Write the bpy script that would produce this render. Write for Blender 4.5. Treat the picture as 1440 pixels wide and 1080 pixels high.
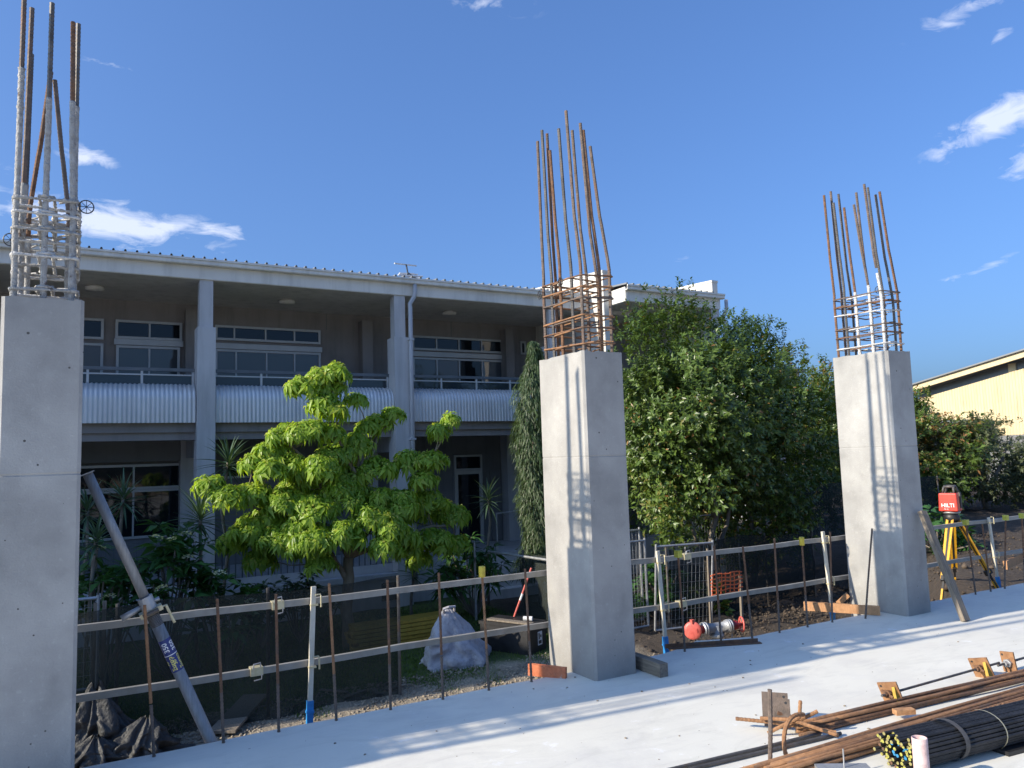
import bpy, math, random
import numpy as np
from mathutils import Vector, Matrix
from mathutils import noise as mnoise

for o in list(bpy.data.objects):
    bpy.data.objects.remove(o, do_unlink=True)
SC = bpy.context.scene
COL = SC.collection
R = math.radians
PI = math.pi

# ------------------------------------------------------------------ camera
cam_d = bpy.data.cameras.new('camera')
cam = bpy.data.objects.new('camera', cam_d)
COL.objects.link(cam)
cam_d.sensor_width = 36.0
cam_d.lens = 1082.0 / 1440.0 * 36.0
cam_d.clip_start = 0.05
cam_d.clip_end = 2000
CAM = Vector((0, 0, 1.65))
def camera_axes():
    f = 1082.0
    roll = math.atan(359 / 11340); pitch = math.atan(1082 / 11345)
    up = Vector((-math.sin(roll) * math.cos(pitch), -math.cos(roll) * math.cos(pitch), math.sin(pitch)))
    vx = 2650 - 720
    vy = -(vx * up.x + f * up.z) / up.y
    X = Vector((vx, vy, f)).normalized()
    Y = up.cross(X)
    return X, Y, up           # world axes seen in camera coordinates (x right, y down, z forward)
ax, ay, az = camera_axes()
right = Vector((ax.x, ay.x, az.x)); down = Vector((ax.y, ay.y, az.y)); fwd = Vector((ax.z, ay.z, az.z))
cam.matrix_world = Matrix(((right.x, -down.x, -fwd.x, CAM.x), (right.y, -down.y, -fwd.y, CAM.y),
                           (right.z, -down.z, -fwd.z, CAM.z), (0, 0, 0, 1)))
SC.camera = cam

# ------------------------------------------------------------------ light, sky, exposure
SUN_TO = Vector((-1.0, 0.10, 0.495)).normalized()      # towards the sun
SUN_EL = math.asin(SUN_TO.z)
SUN_AZ = math.atan2(SUN_TO.x, SUN_TO.y)
sun_d = bpy.data.lights.new('sun', 'SUN')
sun = bpy.data.objects.new('sun', sun_d)
COL.objects.link(sun)
sun_d.energy = 4.0
sun_d.angle = R(0.53)
sun_d.color = (1.0, 0.885, 0.71)
sun.rotation_euler = (-SUN_TO).to_track_quat('-Z', 'Y').to_euler()
sun.location = (-20, 5, 15)
SKY_STRENGTH = 0.15
SKY_TINT = (0.455, 0.705, 1.13)
EXPOSURE = 0.86

world = bpy.data.worlds.new('World')
SC.world = world
world.use_nodes = True
def build_world():
    nt = world.node_tree
    nt.nodes.clear()
    N = nt.nodes.new; L = nt.links.new
    out = N('ShaderNodeOutputWorld'); bg = N('ShaderNodeBackground')
    bg.inputs['Strength'].default_value = SKY_STRENGTH
    sky = N('ShaderNodeTexSky'); sky.sky_type = 'NISHITA'; sky.sun_disc = False
    sky.sun_elevation = SUN_EL; sky.sun_rotation = SUN_AZ
    sky.altitude = 50; sky.air_density = 1.0; sky.dust_density = 4.0; sky.ozone_density = 2.2
    tc = N('ShaderNodeTexCoord')
    def math_n(op, a, b=None, c=None):
        m = N('ShaderNodeMath'); m.operation = op
        for i, v in enumerate((a, b, c)):
            if v is None: continue
            if isinstance(v, (int, float)): m.inputs[i].default_value = v
            else: L(v, m.inputs[i])
        return m.outputs[0]
    def dot(vec):
        d = N('ShaderNodeVectorMath'); d.operation = 'DOT_PRODUCT'
        L(tc.outputs['Generated'], d.inputs[0]); d.inputs[1].default_value = vec
        return d.outputs['Value']
    # small fair-weather clouds: (direction, half width, half height, tilt, density)
    def direction(px, py):
        d = right * (px - 720) + down * (py - 540) + fwd * 1082
        return d.normalized()
    clouds = [(180, 317, 150, 36, .06, .95), (300, 325, 72, 15, -.02, .85), (120, 221, 42, 18, .12, .85),
              (45, 290, 50, 26, 0, .75), (1400, 172, 95, 30, -.30, .9), (1510, 195, 100, 34, -.3, .8),
              (1362, 8, 75, 20, -.25, .62), (1405, 50, 20, 12, -.4, .6), (155, 90, 45, 14, .05, .35),
              (690, 8, 75, 18, .1, .38), (-160, 250, 150, 70, .1, .9), (-420, 420, 220, 60, 0, .9),
              (1395, 372, 40, 9, -.25, .4), (955, 365, 45, 10, -.2, .25), (1680, 60, 160, 60, -.2, .8),
              (1330, 395, 36, 8, -.2, .3), (700, -260, 240, 60, .1, .7), (1130, -150, 150, 40, -.2, .6),
              (2300, 380, 340, 80, -.05, .9), (10, 245, 30, 14, 0, .45)]
    total = None
    for px, py, hw, hh, tilt, dens in clouds:
        d = direction(px, py)
        u = d.cross(Vector((0, 0, 1))).normalized(); v = u.cross(d).normalized()
        u2 = u * math.cos(tilt) - v * math.sin(tilt); v2 = v * math.cos(tilt) + u * math.sin(tilt)
        a = math_n('MULTIPLY', dot(u2), 1082.0 / hw); b = math_n('MULTIPLY', dot(v2), 1082.0 / hh)
        r2 = math_n('ADD', math_n('MULTIPLY', a, a), math_n('MULTIPLY', b, b))
        m = math_n('MULTIPLY', math_n('MAXIMUM', math_n('SUBTRACT', 1.0, math_n('SQRT', r2)), 0.0), dens)
        m = math_n('MULTIPLY', m, math_n('GREATER_THAN', dot(d), 0.0))
        total = m if total is None else math_n('MAXIMUM', total, m)
    # stretched noise for wispy edges, seen around the whole sky
    mp = N('ShaderNodeMapping'); mp.inputs['Scale'].default_value = (1, 1, 2.4)
    L(tc.outputs['Generated'], mp.inputs['Vector'])
    nz = N('ShaderNodeTexNoise'); nz.inputs['Scale'].default_value = 21; nz.inputs['Detail'].default_value = 9
    nz.inputs['Roughness'].default_value = .6; nz.inputs['Distortion'].default_value = .7
    L(mp.outputs[0], nz.inputs['Vector'])
    wis = N('ShaderNodeTexNoise'); wis.inputs['Scale'].default_value = 4.2; wis.inputs['Detail'].default_value = 7
    wis.inputs['Roughness'].default_value = .62; wis.inputs['Distortion'].default_value = 1.0
    L(mp.outputs[0], wis.inputs['Vector'])
    n1 = math_n('SUBTRACT', nz.outputs['Fac'], 0.5)
    dens = math_n('ADD', math_n('MULTIPLY', total, 1.35), math_n('MULTIPLY', n1, 2.6))
    dens = math_n('MULTIPLY', math_n('SUBTRACT', dens, 0.34), 0.95)
    soft = math_n('MULTIPLY', math_n('GREATER_THAN', total, 0.0), dens)
    soft = math_n('MULTIPLY', soft, math_n('MINIMUM', math_n('MULTIPLY', total, 4.0), 1.0))
    cl = N('ShaderNodeClamp'); L(soft, cl.inputs['Value']); cl.inputs['Max'].default_value = .70
    mix = N('ShaderNodeMix'); mix.data_type = 'RGBA'
    # phone-camera rendering of a clear sky: deeper blue, gentler brightening towards the horizon
    sp = N('ShaderNodeSeparateColor'); L(sky.outputs[0], sp.inputs[0]); cb = N('ShaderNodeCombineColor')
    for i, a in enumerate(SKY_TINT):
        L(math_n('MULTIPLY', math_n('POWER', sp.outputs[i], 0.8), a), cb.inputs[i])
    L(cl.outputs[0], mix.inputs['Factor']); L(cb.outputs[0], mix.inputs['A'])
    mix.inputs['B'].default_value = (3.9, 4.1, 4.7, 1)
    L(mix.outputs['Result'], bg.inputs['Color']); L(bg.outputs[0], out.inputs['Surface'])
build_world()
vs = SC.view_settings
vs.view_transform = 'Standard'; vs.look = 'None'; vs.exposure = EXPOSURE; vs.gamma = 1.0
vs.use_curve_mapping = False
SC.render.engine = 'CYCLES'
SC.cycles.max_bounces = 6
SC.cycles.transparent_max_bounces = 12
SC.cycles.use_denoising = True

# ------------------------------------------------------------------ helpers
class MB:
    """collects boxes, tubes and sheets (world coordinates) into one mesh object"""
    def __init__(s): s.v = []; s.f = []; s.mi = []
    def add(s, vs_, fs, mi=0):
        b = len(s.v); s.v += [tuple(p) for p in vs_]; s.f += [tuple(i + b for i in f) for f in fs]; s.mi += [mi] * len(fs)
    def box(s, x0, x1, y0, y1, z0, z1, mi=0):
        s.add([(x0, y0, z0), (x1, y0, z0), (x1, y1, z0), (x0, y1, z0), (x0, y0, z1), (x1, y0, z1), (x1, y1, z1), (x0, y1, z1)],
              [(3, 2, 1, 0), (4, 5, 6, 7), (0, 1, 5, 4), (1, 2, 6, 5), (2, 3, 7, 6), (3, 0, 4, 7)], mi); return s
    def beam(s, p, q, w, h, up=(0, 0, 1), mi=0):
        p = Vector(p); q = Vector(q); d = (q - p).normalized(); u = Vector(up)
        a = d.cross(u)
        if a.length < 1e-4: a = d.cross(Vector((1, 0, 0)))
        a.normalize(); b = a.cross(d).normalized(); a = a * w / 2; b = b * h / 2
        s.add([p - a - b, p + a - b, p + a + b, p - a + b, q - a - b, q + a - b, q + a + b, q - a + b],
              [(3, 2, 1, 0), (4, 5, 6, 7), (0, 1, 5, 4), (1, 2, 6, 5), (2, 3, 7, 6), (3, 0, 4, 7)], mi); return s
    def path(s, pts, r, n=8, caps=True, closed=False, mi=0, capmi=None):
        pts = [Vector(p) for p in pts]; m = len(pts)
        rs = r if isinstance(r, (list, tuple)) else [r] * m
        ref = None; vsx = []; 
        for i in range(m):
            if closed: t = (pts[(i + 1) % m] - pts[i - 1])
            else: t = pts[min(i + 1, m - 1)] - pts[max(i - 1, 0)]
            t.normalize()
            if ref is None:
                ref = t.orthogonal().normalized()
            ref = (ref - t * ref.dot(t)).normalized()
            b = t.cross(ref)
            for k in range(n):
                a = 2 * PI * k / n
                vsx.append(pts[i] + (ref * math.cos(a) + b * math.sin(a)) * rs[i])
        fs = []
        for i in range(m if closed else m - 1):
            j = (i + 1) % m
            for k in range(n):
                k2 = (k + 1) % n
                fs.append((i * n + k, i * n + k2, j * n + k2, j * n + k))
        s.add(vsx, fs, mi)
        if caps and not closed:
            b = len(s.v) - m * n
            s.f.append(tuple(b + k for k in reversed(range(n)))); s.mi.append(mi if capmi is None else capmi)
            s.f.append(tuple(b + (m - 1) * n + k for k in range(n))); s.mi.append(mi if capmi is None else capmi)
        return s
    def tube(s, p, q, r, n=8, caps=True, r2=None, mi=0, capmi=None):
        return s.path([p, q], [r, r if r2 is None else r2], n, caps, False, mi, capmi)
    def lathe(s, base, axis, prof, n=16, mi=0):
        """prof: (distance along axis, radius)"""
        base = Vector(base); ax_ = Vector(axis).normalized()
        return s.path([base + ax_ * d for d, _ in prof], [max(r_, 1e-4) for _, r_ in prof], n, True, False, mi)
    def sheet(s, grid, mi=0, closed=False):
        h = len(grid); w = len(grid[0]); vs_ = [p for row in grid for p in row]; fs = []
        for i in range(h - 1):
            for j in range(w - 1):
                fs.append((i * w + j, i * w + j + 1, (i + 1) * w + j + 1, (i + 1) * w + j))
        s.add(vs_, fs, mi); return s
    def build(s, name, mat, parent=None, smooth=False):
        me = bpy.data.meshes.new(name)
        o = bpy.data.objects.new(name, me)
        org = origin(parent)
        me.from_pydata([(p[0] - org[0], p[1] - org[1], p[2] - org[2]) for p in s.v], [], s.f)
        for m in (mat if isinstance(mat, (list, tuple)) else [mat]): me.materials.append(m)
        if any(s.mi): me.polygons.foreach_set('material_index', s.mi)
        if smooth: me.polygons.foreach_set('use_smooth', [True] * len(me.polygons))
        me.update()
        COL.objects.link(o)
        if parent is not None: o.parent = parent
        ORG[o.name] = org
        return o
ORG = {}
def origin(o): return ORG.get(o.name, (0, 0, 0)) if o is not None else (0, 0, 0)
def np_mesh(name, verts, tris, mat, parent=None, tint=None, smooth=False):
    me = bpy.data.meshes.new(name); nv = len(verts); nt = len(tris)
    verts = np.asarray(verts, dtype=np.float32) - np.asarray(origin(parent), dtype=np.float32)
    me.vertices.add(nv); me.vertices.foreach_set('co', verts.ravel())
    me.loops.add(nt * 3); me.loops.foreach_set('vertex_index', np.asarray(tris, dtype=np.int32).ravel())
    me.polygons.add(nt); me.polygons.foreach_set('loop_start', np.arange(0, nt * 3, 3, dtype=np.int32))
    if smooth: me.polygons.foreach_set('use_smooth', np.ones(nt, dtype=bool))
    if tint is not None:
        at = me.attributes.new('tint', 'FLOAT', 'POINT'); at.data.foreach_set('value', np.asarray(tint, dtype=np.float32))
    me.materials.append(mat); me.update(calc_edges=True); me.validate()
    o = bpy.data.objects.new(name, me); COL.objects.link(o)
    if parent is not None: o.parent = parent
    ORG[o.name] = origin(parent)
    return o
def thing(name, label, cat, loc=(0, 0, 0), group=None):
    o = bpy.data.objects.new(name, None); COL.objects.link(o)
    o.location = loc; o.empty_display_size = .2
    o['label'] = label; o['category'] = cat
    if group: o['group'] = group
    ORG[o.name] = tuple(loc)
    return o
def tag(o, label, cat, group=None):
    o['label'] = label; o['category'] = cat
    if group: o['group'] = group
    return o
def struct(o): o['kind'] = 'structure'; return o
def stuff(o, label=None, cat=None):
    o['kind'] = 'stuff'
    if label: o['label'] = label; o['category'] = cat
    return o
def copy_part(o, parent, loc=None, rot=None, scale=None):
    c = o.copy(); COL.objects.link(c); c.parent = parent
    if loc is not None: c.location = loc
    if rot is not None: c.rotation_euler = rot
    if scale is not None: c.scale = scale
    return c

# ------------------------------------------------------------------ materials
def new_mat(name):
    m = bpy.data.materials.new(name); m.use_nodes = True
    nt = m.node_tree; b = nt.nodes['Principled BSDF']
    return m, nt, b
def rgb(c): return (c[0], c[1], c[2], 1)
def surf(name, c1, c2, scale=6, detail=6, rough=.8, metallic=0, bump=.0, bscale=60, stretch=(1, 1, 1), c3=None, c3lo=.62, c3hi=.72, c3scale=2.5, spec=.5, roughvar=0, coord='Object'):
    m, nt, b = new_mat(name); N = nt.nodes.new; L = nt.links.new
    tc = N('ShaderNodeTexCoord'); mp = N('ShaderNodeMapping'); mp.inputs['Scale'].default_value = stretch
    L(tc.outputs[coord], mp.inputs['Vector'])
    n = N('ShaderNodeTexNoise'); n.inputs['Scale'].default_value = scale; n.inputs['Detail'].default_value = detail
    n.inputs['Roughness'].default_value = .6
    L(mp.outputs[0], n.inputs['Vector'])
    r = N('ShaderNodeValToRGB'); r.color_ramp.elements[0].position = .3; r.color_ramp.elements[1].position = .7
    r.color_ramp.elements[0].color = rgb(c1); r.color_ramp.elements[1].color = rgb(c2)
    L(n.outputs['Fac'], r.inputs['Fac']); col = r.outputs[0]
    if c3 is not None:
        n3 = N('ShaderNodeTexNoise'); n3.inputs['Scale'].default_value = c3scale; n3.inputs['Detail'].default_value = 8
        n3.inputs['Roughness'].default_value = .65
        L(mp.outputs[0], n3.inputs['Vector'])
        r3 = N('ShaderNodeValToRGB'); r3.color_ramp.elements[0].position = c3lo; r3.color_ramp.elements[1].position = c3hi
        L(n3.outputs['Fac'], r3.inputs['Fac'])
        mx = N('ShaderNodeMix'); mx.data_type = 'RGBA'
        L(r3.outputs[0], mx.inputs['Factor']); L(col, mx.inputs['A']); mx.inputs['B'].default_value = rgb(c3)
        col = mx.outputs['Result']
    L(col, b.inputs['Base Color'])
    b.inputs['Roughness'].default_value = rough; b.inputs['Metallic'].default_value = metallic
    b.inputs['Specular IOR Level'].default_value = spec
    if roughvar:
        mr = N('ShaderNodeMapRange'); mr.inputs['To Min'].default_value = rough - roughvar; mr.inputs['To Max'].default_value = rough + roughvar
        L(n.outputs['Fac'], mr.inputs['Value']); L(mr.outputs[0], b.inputs['Roughness'])
    if bump:
        nb = N('ShaderNodeTexNoise'); nb.inputs['Scale'].default_value = bscale; nb.inputs['Detail'].default_value = 5
        L(mp.outputs[0], nb.inputs['Vector'])
        bp = N('ShaderNodeBump'); bp.inputs['Strength'].default_value = bump; bp.inputs['Distance'].default_value = .02
        L(nb.outputs['Fac'], bp.inputs['Height']); L(bp.outputs[0], b.inputs['Normal'])
    return m
def concrete_mat(name, c1, c2, holes=True, stain=(.30, .28, .25)):
    m = surf(name, c1, c2, scale=2.2, rough=.85, bump=.16, bscale=90, c3=stain, c3lo=.6, c3hi=.95, c3scale=3.5)
    nt = m.node_tree; b = nt.nodes['Principled BSDF']; N = nt.nodes.new; L = nt.links.new
    tcc = N('ShaderNodeTexCoord')
    def layer(stretch, scale, lo, hi, dark, light, detail=5):          # washes and runs left by the formwork
        mp = N('ShaderNodeMapping'); mp.inputs['Scale'].default_value = stretch; L(tcc.outputs['Object'], mp.inputs['Vector'])
        n = N('ShaderNodeTexNoise'); n.inputs['Scale'].default_value = scale; n.inputs['Detail'].default_value = detail; L(mp.outputs[0], n.inputs['Vector'])
        r = N('ShaderNodeMapRange'); r.inputs['From Min'].default_value = lo; r.inputs['From Max'].default_value = hi
        r.inputs['To Min'].default_value = dark; r.inputs['To Max'].default_value = light; L(n.outputs['Fac'], r.inputs['Value'])
        mm = N('ShaderNodeMix'); mm.data_type = 'RGBA'; mm.blend_type = 'MULTIPLY'; mm.inputs['Factor'].default_value = 1
        L(b.inputs['Base Color'].links[0].from_socket, mm.inputs['A']); L(r.outputs[0], mm.inputs['B']); L(mm.outputs['Result'], b.inputs['Base Color'])
    layer((1, 1, 1), 1.1, .38, .62, .86, 1.08)
    layer((7, 7, .45), 1.3, .40, .75, 1.02, .95, 6)
    layer((1, 1, 1), 5.5, .52, .75, 1.0, .84, 9)
    layer((1, 1, 1), 40, .60, .72, 1.0, 1.12, 3)
    if holes:                                                    # bug holes left by the formwork
        tc = N('ShaderNodeTexCoord'); v = N('ShaderNodeTexVoronoi'); v.inputs['Scale'].default_value = 15
        L(tc.outputs['Object'], v.inputs['Vector'])
        sep = N('ShaderNodeSeparateColor'); L(v.outputs['Color'], sep.inputs[0])
        rad = N('ShaderNodeMapRange'); rad.inputs['From Min'].default_value = .62; rad.inputs['From Max'].default_value = 1
        rad.inputs['To Min'].default_value = 0; rad.inputs['To Max'].default_value = .115
        L(sep.outputs[0], rad.inputs['Value'])
        lt = N('ShaderNodeMath'); lt.operation = 'LESS_THAN'; L(v.outputs['Distance'], lt.inputs[0]); L(rad.outputs[0], lt.inputs[1])
        mx = N('ShaderNodeMix'); mx.data_type = 'RGBA'
        old = b.inputs['Base Color'].links[0].from_socket
        L(lt.outputs[0], mx.inputs['Factor']); L(old, mx.inputs['A']); mx.inputs['B'].default_value = (.09, .085, .08, 1)
        L(mx.outputs['Result'], b.inputs['Base Color'])
    return m
def leaf_mat(name, dark, light, tip=None, rough=.45, trans=.35, spec=.4):
    m, nt, b = new_mat(name); N = nt.nodes.new; L = nt.links.new
    at = N('ShaderNodeAttribute'); at.attribute_name = 'tint'
    oi = N('ShaderNodeObjectInfo')
    ad = N('ShaderNodeMath'); ad.operation = 'MULTIPLY_ADD'; L(oi.outputs['Random'], ad.inputs[0]); ad.inputs[1].default_value = .26; L(at.outputs['Fac'], ad.inputs[2])
    r = N('ShaderNodeValToRGB'); r.color_ramp.elements[0].color = rgb(dark); r.color_ramp.elements[1].color = rgb(light)
    r.color_ramp.elements[1].position = .8
    if tip:
        e = r.color_ramp.elements.new(.97); e.color = rgb(tip)
    L(ad.outputs[0], r.inputs['Fac'])
    L(r.outputs[0], b.inputs['Base Color']); b.inputs['Roughness'].default_value = rough
    b.inputs['Specular IOR Level'].default_value = spec
    tr = N('ShaderNodeBsdfTranslucent')
    g = N('ShaderNodeMix'); g.data_type = 'RGBA'; g.blend_type = 'MULTIPLY'; g.inputs['Factor'].default_value = 1
    L(r.outputs[0], g.inputs['A']); g.inputs['B'].default_value = (1.6, 1.55, .6, 1)
    L(g.outputs['Result'], tr.inputs['Color'])
    ms = N('ShaderNodeMixShader'); ms.inputs[0].default_value = trans
    L(b.outputs[0], ms.inputs[1]); L(tr.outputs[0], ms.inputs[2])
    L(ms.outputs[0], nt.nodes['Material Output'].inputs['Surface'])
    return m
def glass_mat(name, base, rough=.03, spec=.8):
    m, nt, b = new_mat(name)
    b.inputs['Base Color'].default_value = rgb(base); b.inputs['Roughness'].default_value = rough
    b.inputs['Specular IOR Level'].default_value = spec; b.inputs['IOR'].default_value = 1.55
    n = nt.nodes.new('ShaderNodeTexNoise'); n.inputs['Scale'].default_value = 1.4
    tc = nt.nodes.new('ShaderNodeTexCoord'); nt.links.new(tc.outputs['Object'], n.inputs['Vector'])
    bp = nt.nodes.new('ShaderNodeBump'); bp.inputs['Strength'].default_value = .05; bp.inputs['Distance'].default_value = .05
    nt.links.new(n.outputs['Fac'], bp.inputs['Height']); nt.links.new(bp.outputs[0], b.inputs['Normal'])
    return m

M = {}
M['conc'] = concrete_mat('column_concrete', (.295, .286, .272), (.365, .355, .333))
M['conc_b'] = concrete_mat('column_concrete_grey', (.305, .30, .29), (.38, .375, .357))
M['rust'] = surf('rusty_steel', (.095, .05, .03), (.23, .12, .062), scale=30, rough=.85, bump=.3, bscale=200, c3=(.09, .07, .06), c3lo=.5, c3hi=.7, c3scale=7)
M['rust_lt'] = surf('orange_rusty_steel', (.20, .098, .045), (.36, .19, .09), scale=22, rough=.8, bump=.3, bscale=200, c3=(.13, .09, .07), c3lo=.5, c3hi=.75, c3scale=5)
M['rebar'] = surf('weathered_rebar', (.085, .07, .06), (.20, .15, .12), scale=18, rough=.7, metallic=.25, bump=.3, bscale=180, c3=(.19, .10, .06), c3lo=.52, c3hi=.7, c3scale=5)
M['slurry'] = surf('cement_slurry_bar', (.30, .29, .275), (.52, .51, .49), scale=28, rough=.95, bump=.9, bscale=120, c3=(.12, .08, .06), c3lo=.60, c3hi=.68, c3scale=16)
M['slurry_wh'] = surf('white_slurry_bar', (.48, .47, .45), (.68, .67, .65), scale=28, rough=.95, bump=.8, bscale=120, c3=(.2, .12, .08), c3lo=.62, c3hi=.70, c3scale=14)
M['blacksteel'] = surf('black_mill_bar', (.018, .019, .021), (.05, .05, .052), scale=14, rough=.55, metallic=.4, c3=(.30, .29, .28), c3lo=.70, c3hi=.76, c3scale=9)
M['greysteel'] = surf('grey_mill_bar', (.07, .065, .06), (.16, .15, .14), scale=14, rough=.6, metallic=.4, c3=(.16, .10, .06), c3lo=.55, c3hi=.7, c3scale=6)
M['galv'] = surf('galvanised_steel', (.30, .31, .32), (.44, .45, .46), scale=14, rough=.48, metallic=.55, roughvar=.12, bump=.05)
M['galv_prop'] = surf('scuffed_galvanised_prop', (.23, .235, .24), (.34, .345, .35), scale=9, rough=.55, metallic=.45, stretch=(8, 8, 1.2), bump=.12, bscale=40, c3=(.42, .43, .43), c3lo=.56, c3hi=.7)
M['rail'] = surf('dusty_steel_rail', (.25, .235, .20), (.37, .35, .31), scale=7, rough=.6, metallic=.3, bump=.1, c3=(.25, .21, .16), c3lo=.55, c3hi=.75)
M['white_post'] = surf('cream_painted_post', (.52, .48, .38), (.66, .62, .52), scale=12, rough=.55, c3=(.34, .28, .2), c3lo=.62, c3hi=.72, c3scale=9, bump=.1)
M['blue'] = surf('blue_sleeve', (.015, .20, .55), (.03, .28, .66), scale=10, rough=.45)
M['yellowcap'] = surf('yellow_plastic_cap', (.60, .45, .04), (.72, .56, .07), scale=8, rough=.5)
M['limecap'] = surf('faded_lime_cap', (.42, .42, .05), (.52, .5, .08), scale=8, rough=.55)
M['clamp'] = surf('zinc_yellow_clamp', (.48, .42, .25), (.62, .56, .38), scale=30, rough=.45, metallic=.4, bump=.2)
M['timber_grey'] = surf('weathered_timber', (.13, .105, .08), (.27, .23, .18), scale=5, rough=.85, stretch=(12, 12, 1.2), bump=.4, bscale=12, c3=(.45, .43, .40), c3lo=.66, c3hi=.76, c3scale=3)
M['timber_or'] = surf('orange_pine', (.42, .21, .095), (.56, .31, .15), scale=5, rough=.75, stretch=(3, 3, 14), bump=.25, bscale=14, c3=(.30, .13, .05), c3lo=.55, c3hi=.75)
M['formply'] = surf('orange_form_offcut', (.50, .13, .05), (.66, .22, .10), scale=14, rough=.7, bump=.2, c3=(.6, .55, .5), c3lo=.56, c3hi=.64, c3scale=9)
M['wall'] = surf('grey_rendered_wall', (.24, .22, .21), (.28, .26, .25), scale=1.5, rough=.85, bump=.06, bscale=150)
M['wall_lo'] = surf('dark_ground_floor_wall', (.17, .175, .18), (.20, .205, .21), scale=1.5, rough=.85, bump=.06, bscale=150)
M['trim'] = surf('light_grey_paint', (.40, .41, .44), (.45, .46, .49), scale=1.2, rough=.6, bump=.04, bscale=120)
M['pillar'] = surf('blue_grey_paint', (.48, .48, .49), (.53, .53, .54), scale=1.1, rough=.65, bump=.05, bscale=140)
M['soffit'] = surf('soffit_board', (.62, .60, .58), (.68, .66, .64), scale=1.2, rough=.8)
M['corr'] = surf('zincalume_sheet', (.56, .57, .58), (.62, .63, .64), scale=1.2, rough=.42, metallic=.35)
M['fascia'] = surf('pale_fascia_paint', (.70, .68, .63), (.75, .73, .68), scale=1.3, rough=.55)
M['fin'] = surf('pale_fin_render', (.62, .60, .55), (.68, .66, .61), scale=1.5, rough=.8, bump=.05)
M['frame'] = surf('pale_aluminium_frame', (.42, .43, .43), (.48, .49, .49), scale=4, rough=.4, metallic=.2)
M['dark_alu'] = surf('dark_rail_aluminium', (.10, .115, .13), (.14, .155, .17), scale=4, rough=.4, metallic=.3)
M['pane'] = glass_mat('dark_window_glass', (.010, .014, .018), spec=.35)
M['pane_grey'] = glass_mat('reflection_grey_window_glass', (.07, .08, .09), spec=.6)  # grey reflection of the lower panes put into the base colour
M['pane_brick'] = glass_mat('brown_window_glass', (.085, .068, .065), spec=.6)
M['tint_glass'] = glass_mat('smoked_balustrade_glass', (.022, .034, .045), spec=.5)
M['black'] = surf('black_plastic', (.012, .012, .013), (.025, .025, .027), scale=9, rough=.5)
M['white'] = surf('white_plastic', (.66, .66, .65), (.74, .74, .73), scale=9, rough=.5)
M['red_laser'] = surf('red_plastic', (.55, .035, .02), (.66, .055, .03), scale=7, rough=.42)
M['hyd_red'] = surf('faded_red_enamel', (.55, .09, .07), (.66, .15, .12), scale=9, rough=.45, bump=.1)
M['dark_red'] = surf('dark_red_enamel', (.24, .02, .025), (.34, .035, .035), scale=9, rough=.4)
M['cast'] = surf('grey_cast_fitting', (.26, .27, .28), (.38, .39, .40), scale=14, rough=.5, metallic=.4, bump=.2)
M['trip_yel'] = surf('yellow_tripod', (.72, .36, .015), (.80, .43, .03), scale=6, rough=.45)
M['navy'] = surf('navy_sticker', (.015, .03, .16), (.02, .04, .2), scale=9, rough=.4)
M['txt_w'] = surf('white_print', (.75, .75, .75), (.8, .8, .8), rough=.5)
M['txt_y'] = surf('yellow_print', (.75, .68, .15), (.8, .74, .2), rough=.5)
M['txt_k'] = surf('black_print', (.02, .02, .02), (.03, .03, .03), rough=.5)
M['pvc'] = surf('pinkish_pvc', (.60, .42, .40), (.68, .50, .47), scale=8, rough=.5, bump=.1)
M['cloth_bag'] = surf('pale_grey_bulk_bag', (.36, .35, .37), (.46, .45, .47), scale=12, rough=.85, bump=.35, bscale=22)
M['yellow_board'] = surf('yellow_formwork_board', (.40, .25, .03), (.52, .34, .05), scale=8, rough=.7)
M['bark'] = surf('pale_bark', (.17, .13, .09), (.30, .25, .18), scale=12, rough=.9, stretch=(1, 1, .3), bump=.5, bscale=40)
M['bark_dk'] = surf('grey_bark', (.10, .085, .07), (.25, .22, .18), scale=10, rough=.9, stretch=(1, 1, .35), bump=.5, bscale=40)
M['cream_clad'] = surf('cream_cladding', (.62, .50, .30), (.66, .54, .33), scale=.6, rough=.6)
M['grey_roof'] = surf('grey_roof_sheet', (.16, .17, .18), (.20, .21, .22), scale=1, rough=.5)
M['orange_net'] = surf('orange_barrier_mesh', (.75, .14, .04), (.8, .18, .05), scale=6, rough=.6)
M['sign_red'] = surf('red_banner', (.42, .07, .06), (.5, .1, .08), scale=3, rough=.7)
M['sign_yel'] = surf('dull_yellow_panel', (.34, .30, .10), (.40, .36, .13), scale=3, rough=.7)
M['leaf_bright'] = leaf_mat('bright_green_leaf', (.12, .225, .02), (.36, .50, .07), (.50, .50, .11), trans=.48, rough=.4)
M['leaf_dark'] = leaf_mat('glossy_green_leaf', (.032, .062, .013), (.125, .195, .037), (.30, .15, .05), rough=.38, trans=.25, spec=.5)
M['leaf_olive'] = leaf_mat('olive_leaf', (.035, .052, .022), (.11, .13, .06), rough=.5, trans=.2)
M['leaf_shade'] = leaf_mat('deep_green_leaf', (.025, .07, .022), (.06, .15, .04), rough=.35, trans=.25)
M['leaf_yucca'] = leaf_mat('yucca_leaf', (.03, .07, .04), (.09, .15, .085), rough=.45, trans=.2)
M['leaf_weep'] = leaf_mat('weeping_leaf', (.03, .055, .025), (.075, .12, .05), rough=.45, trans=.25)
M['petal'] = leaf_mat('white_petal', (.72, .68, .50), (.78, .76, .62), rough=.6, trans=.3)
M['grass'] = leaf_mat('lawn_blade', (.035, .08, .014), (.10, .17, .03), rough=.6, trans=.3)

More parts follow.
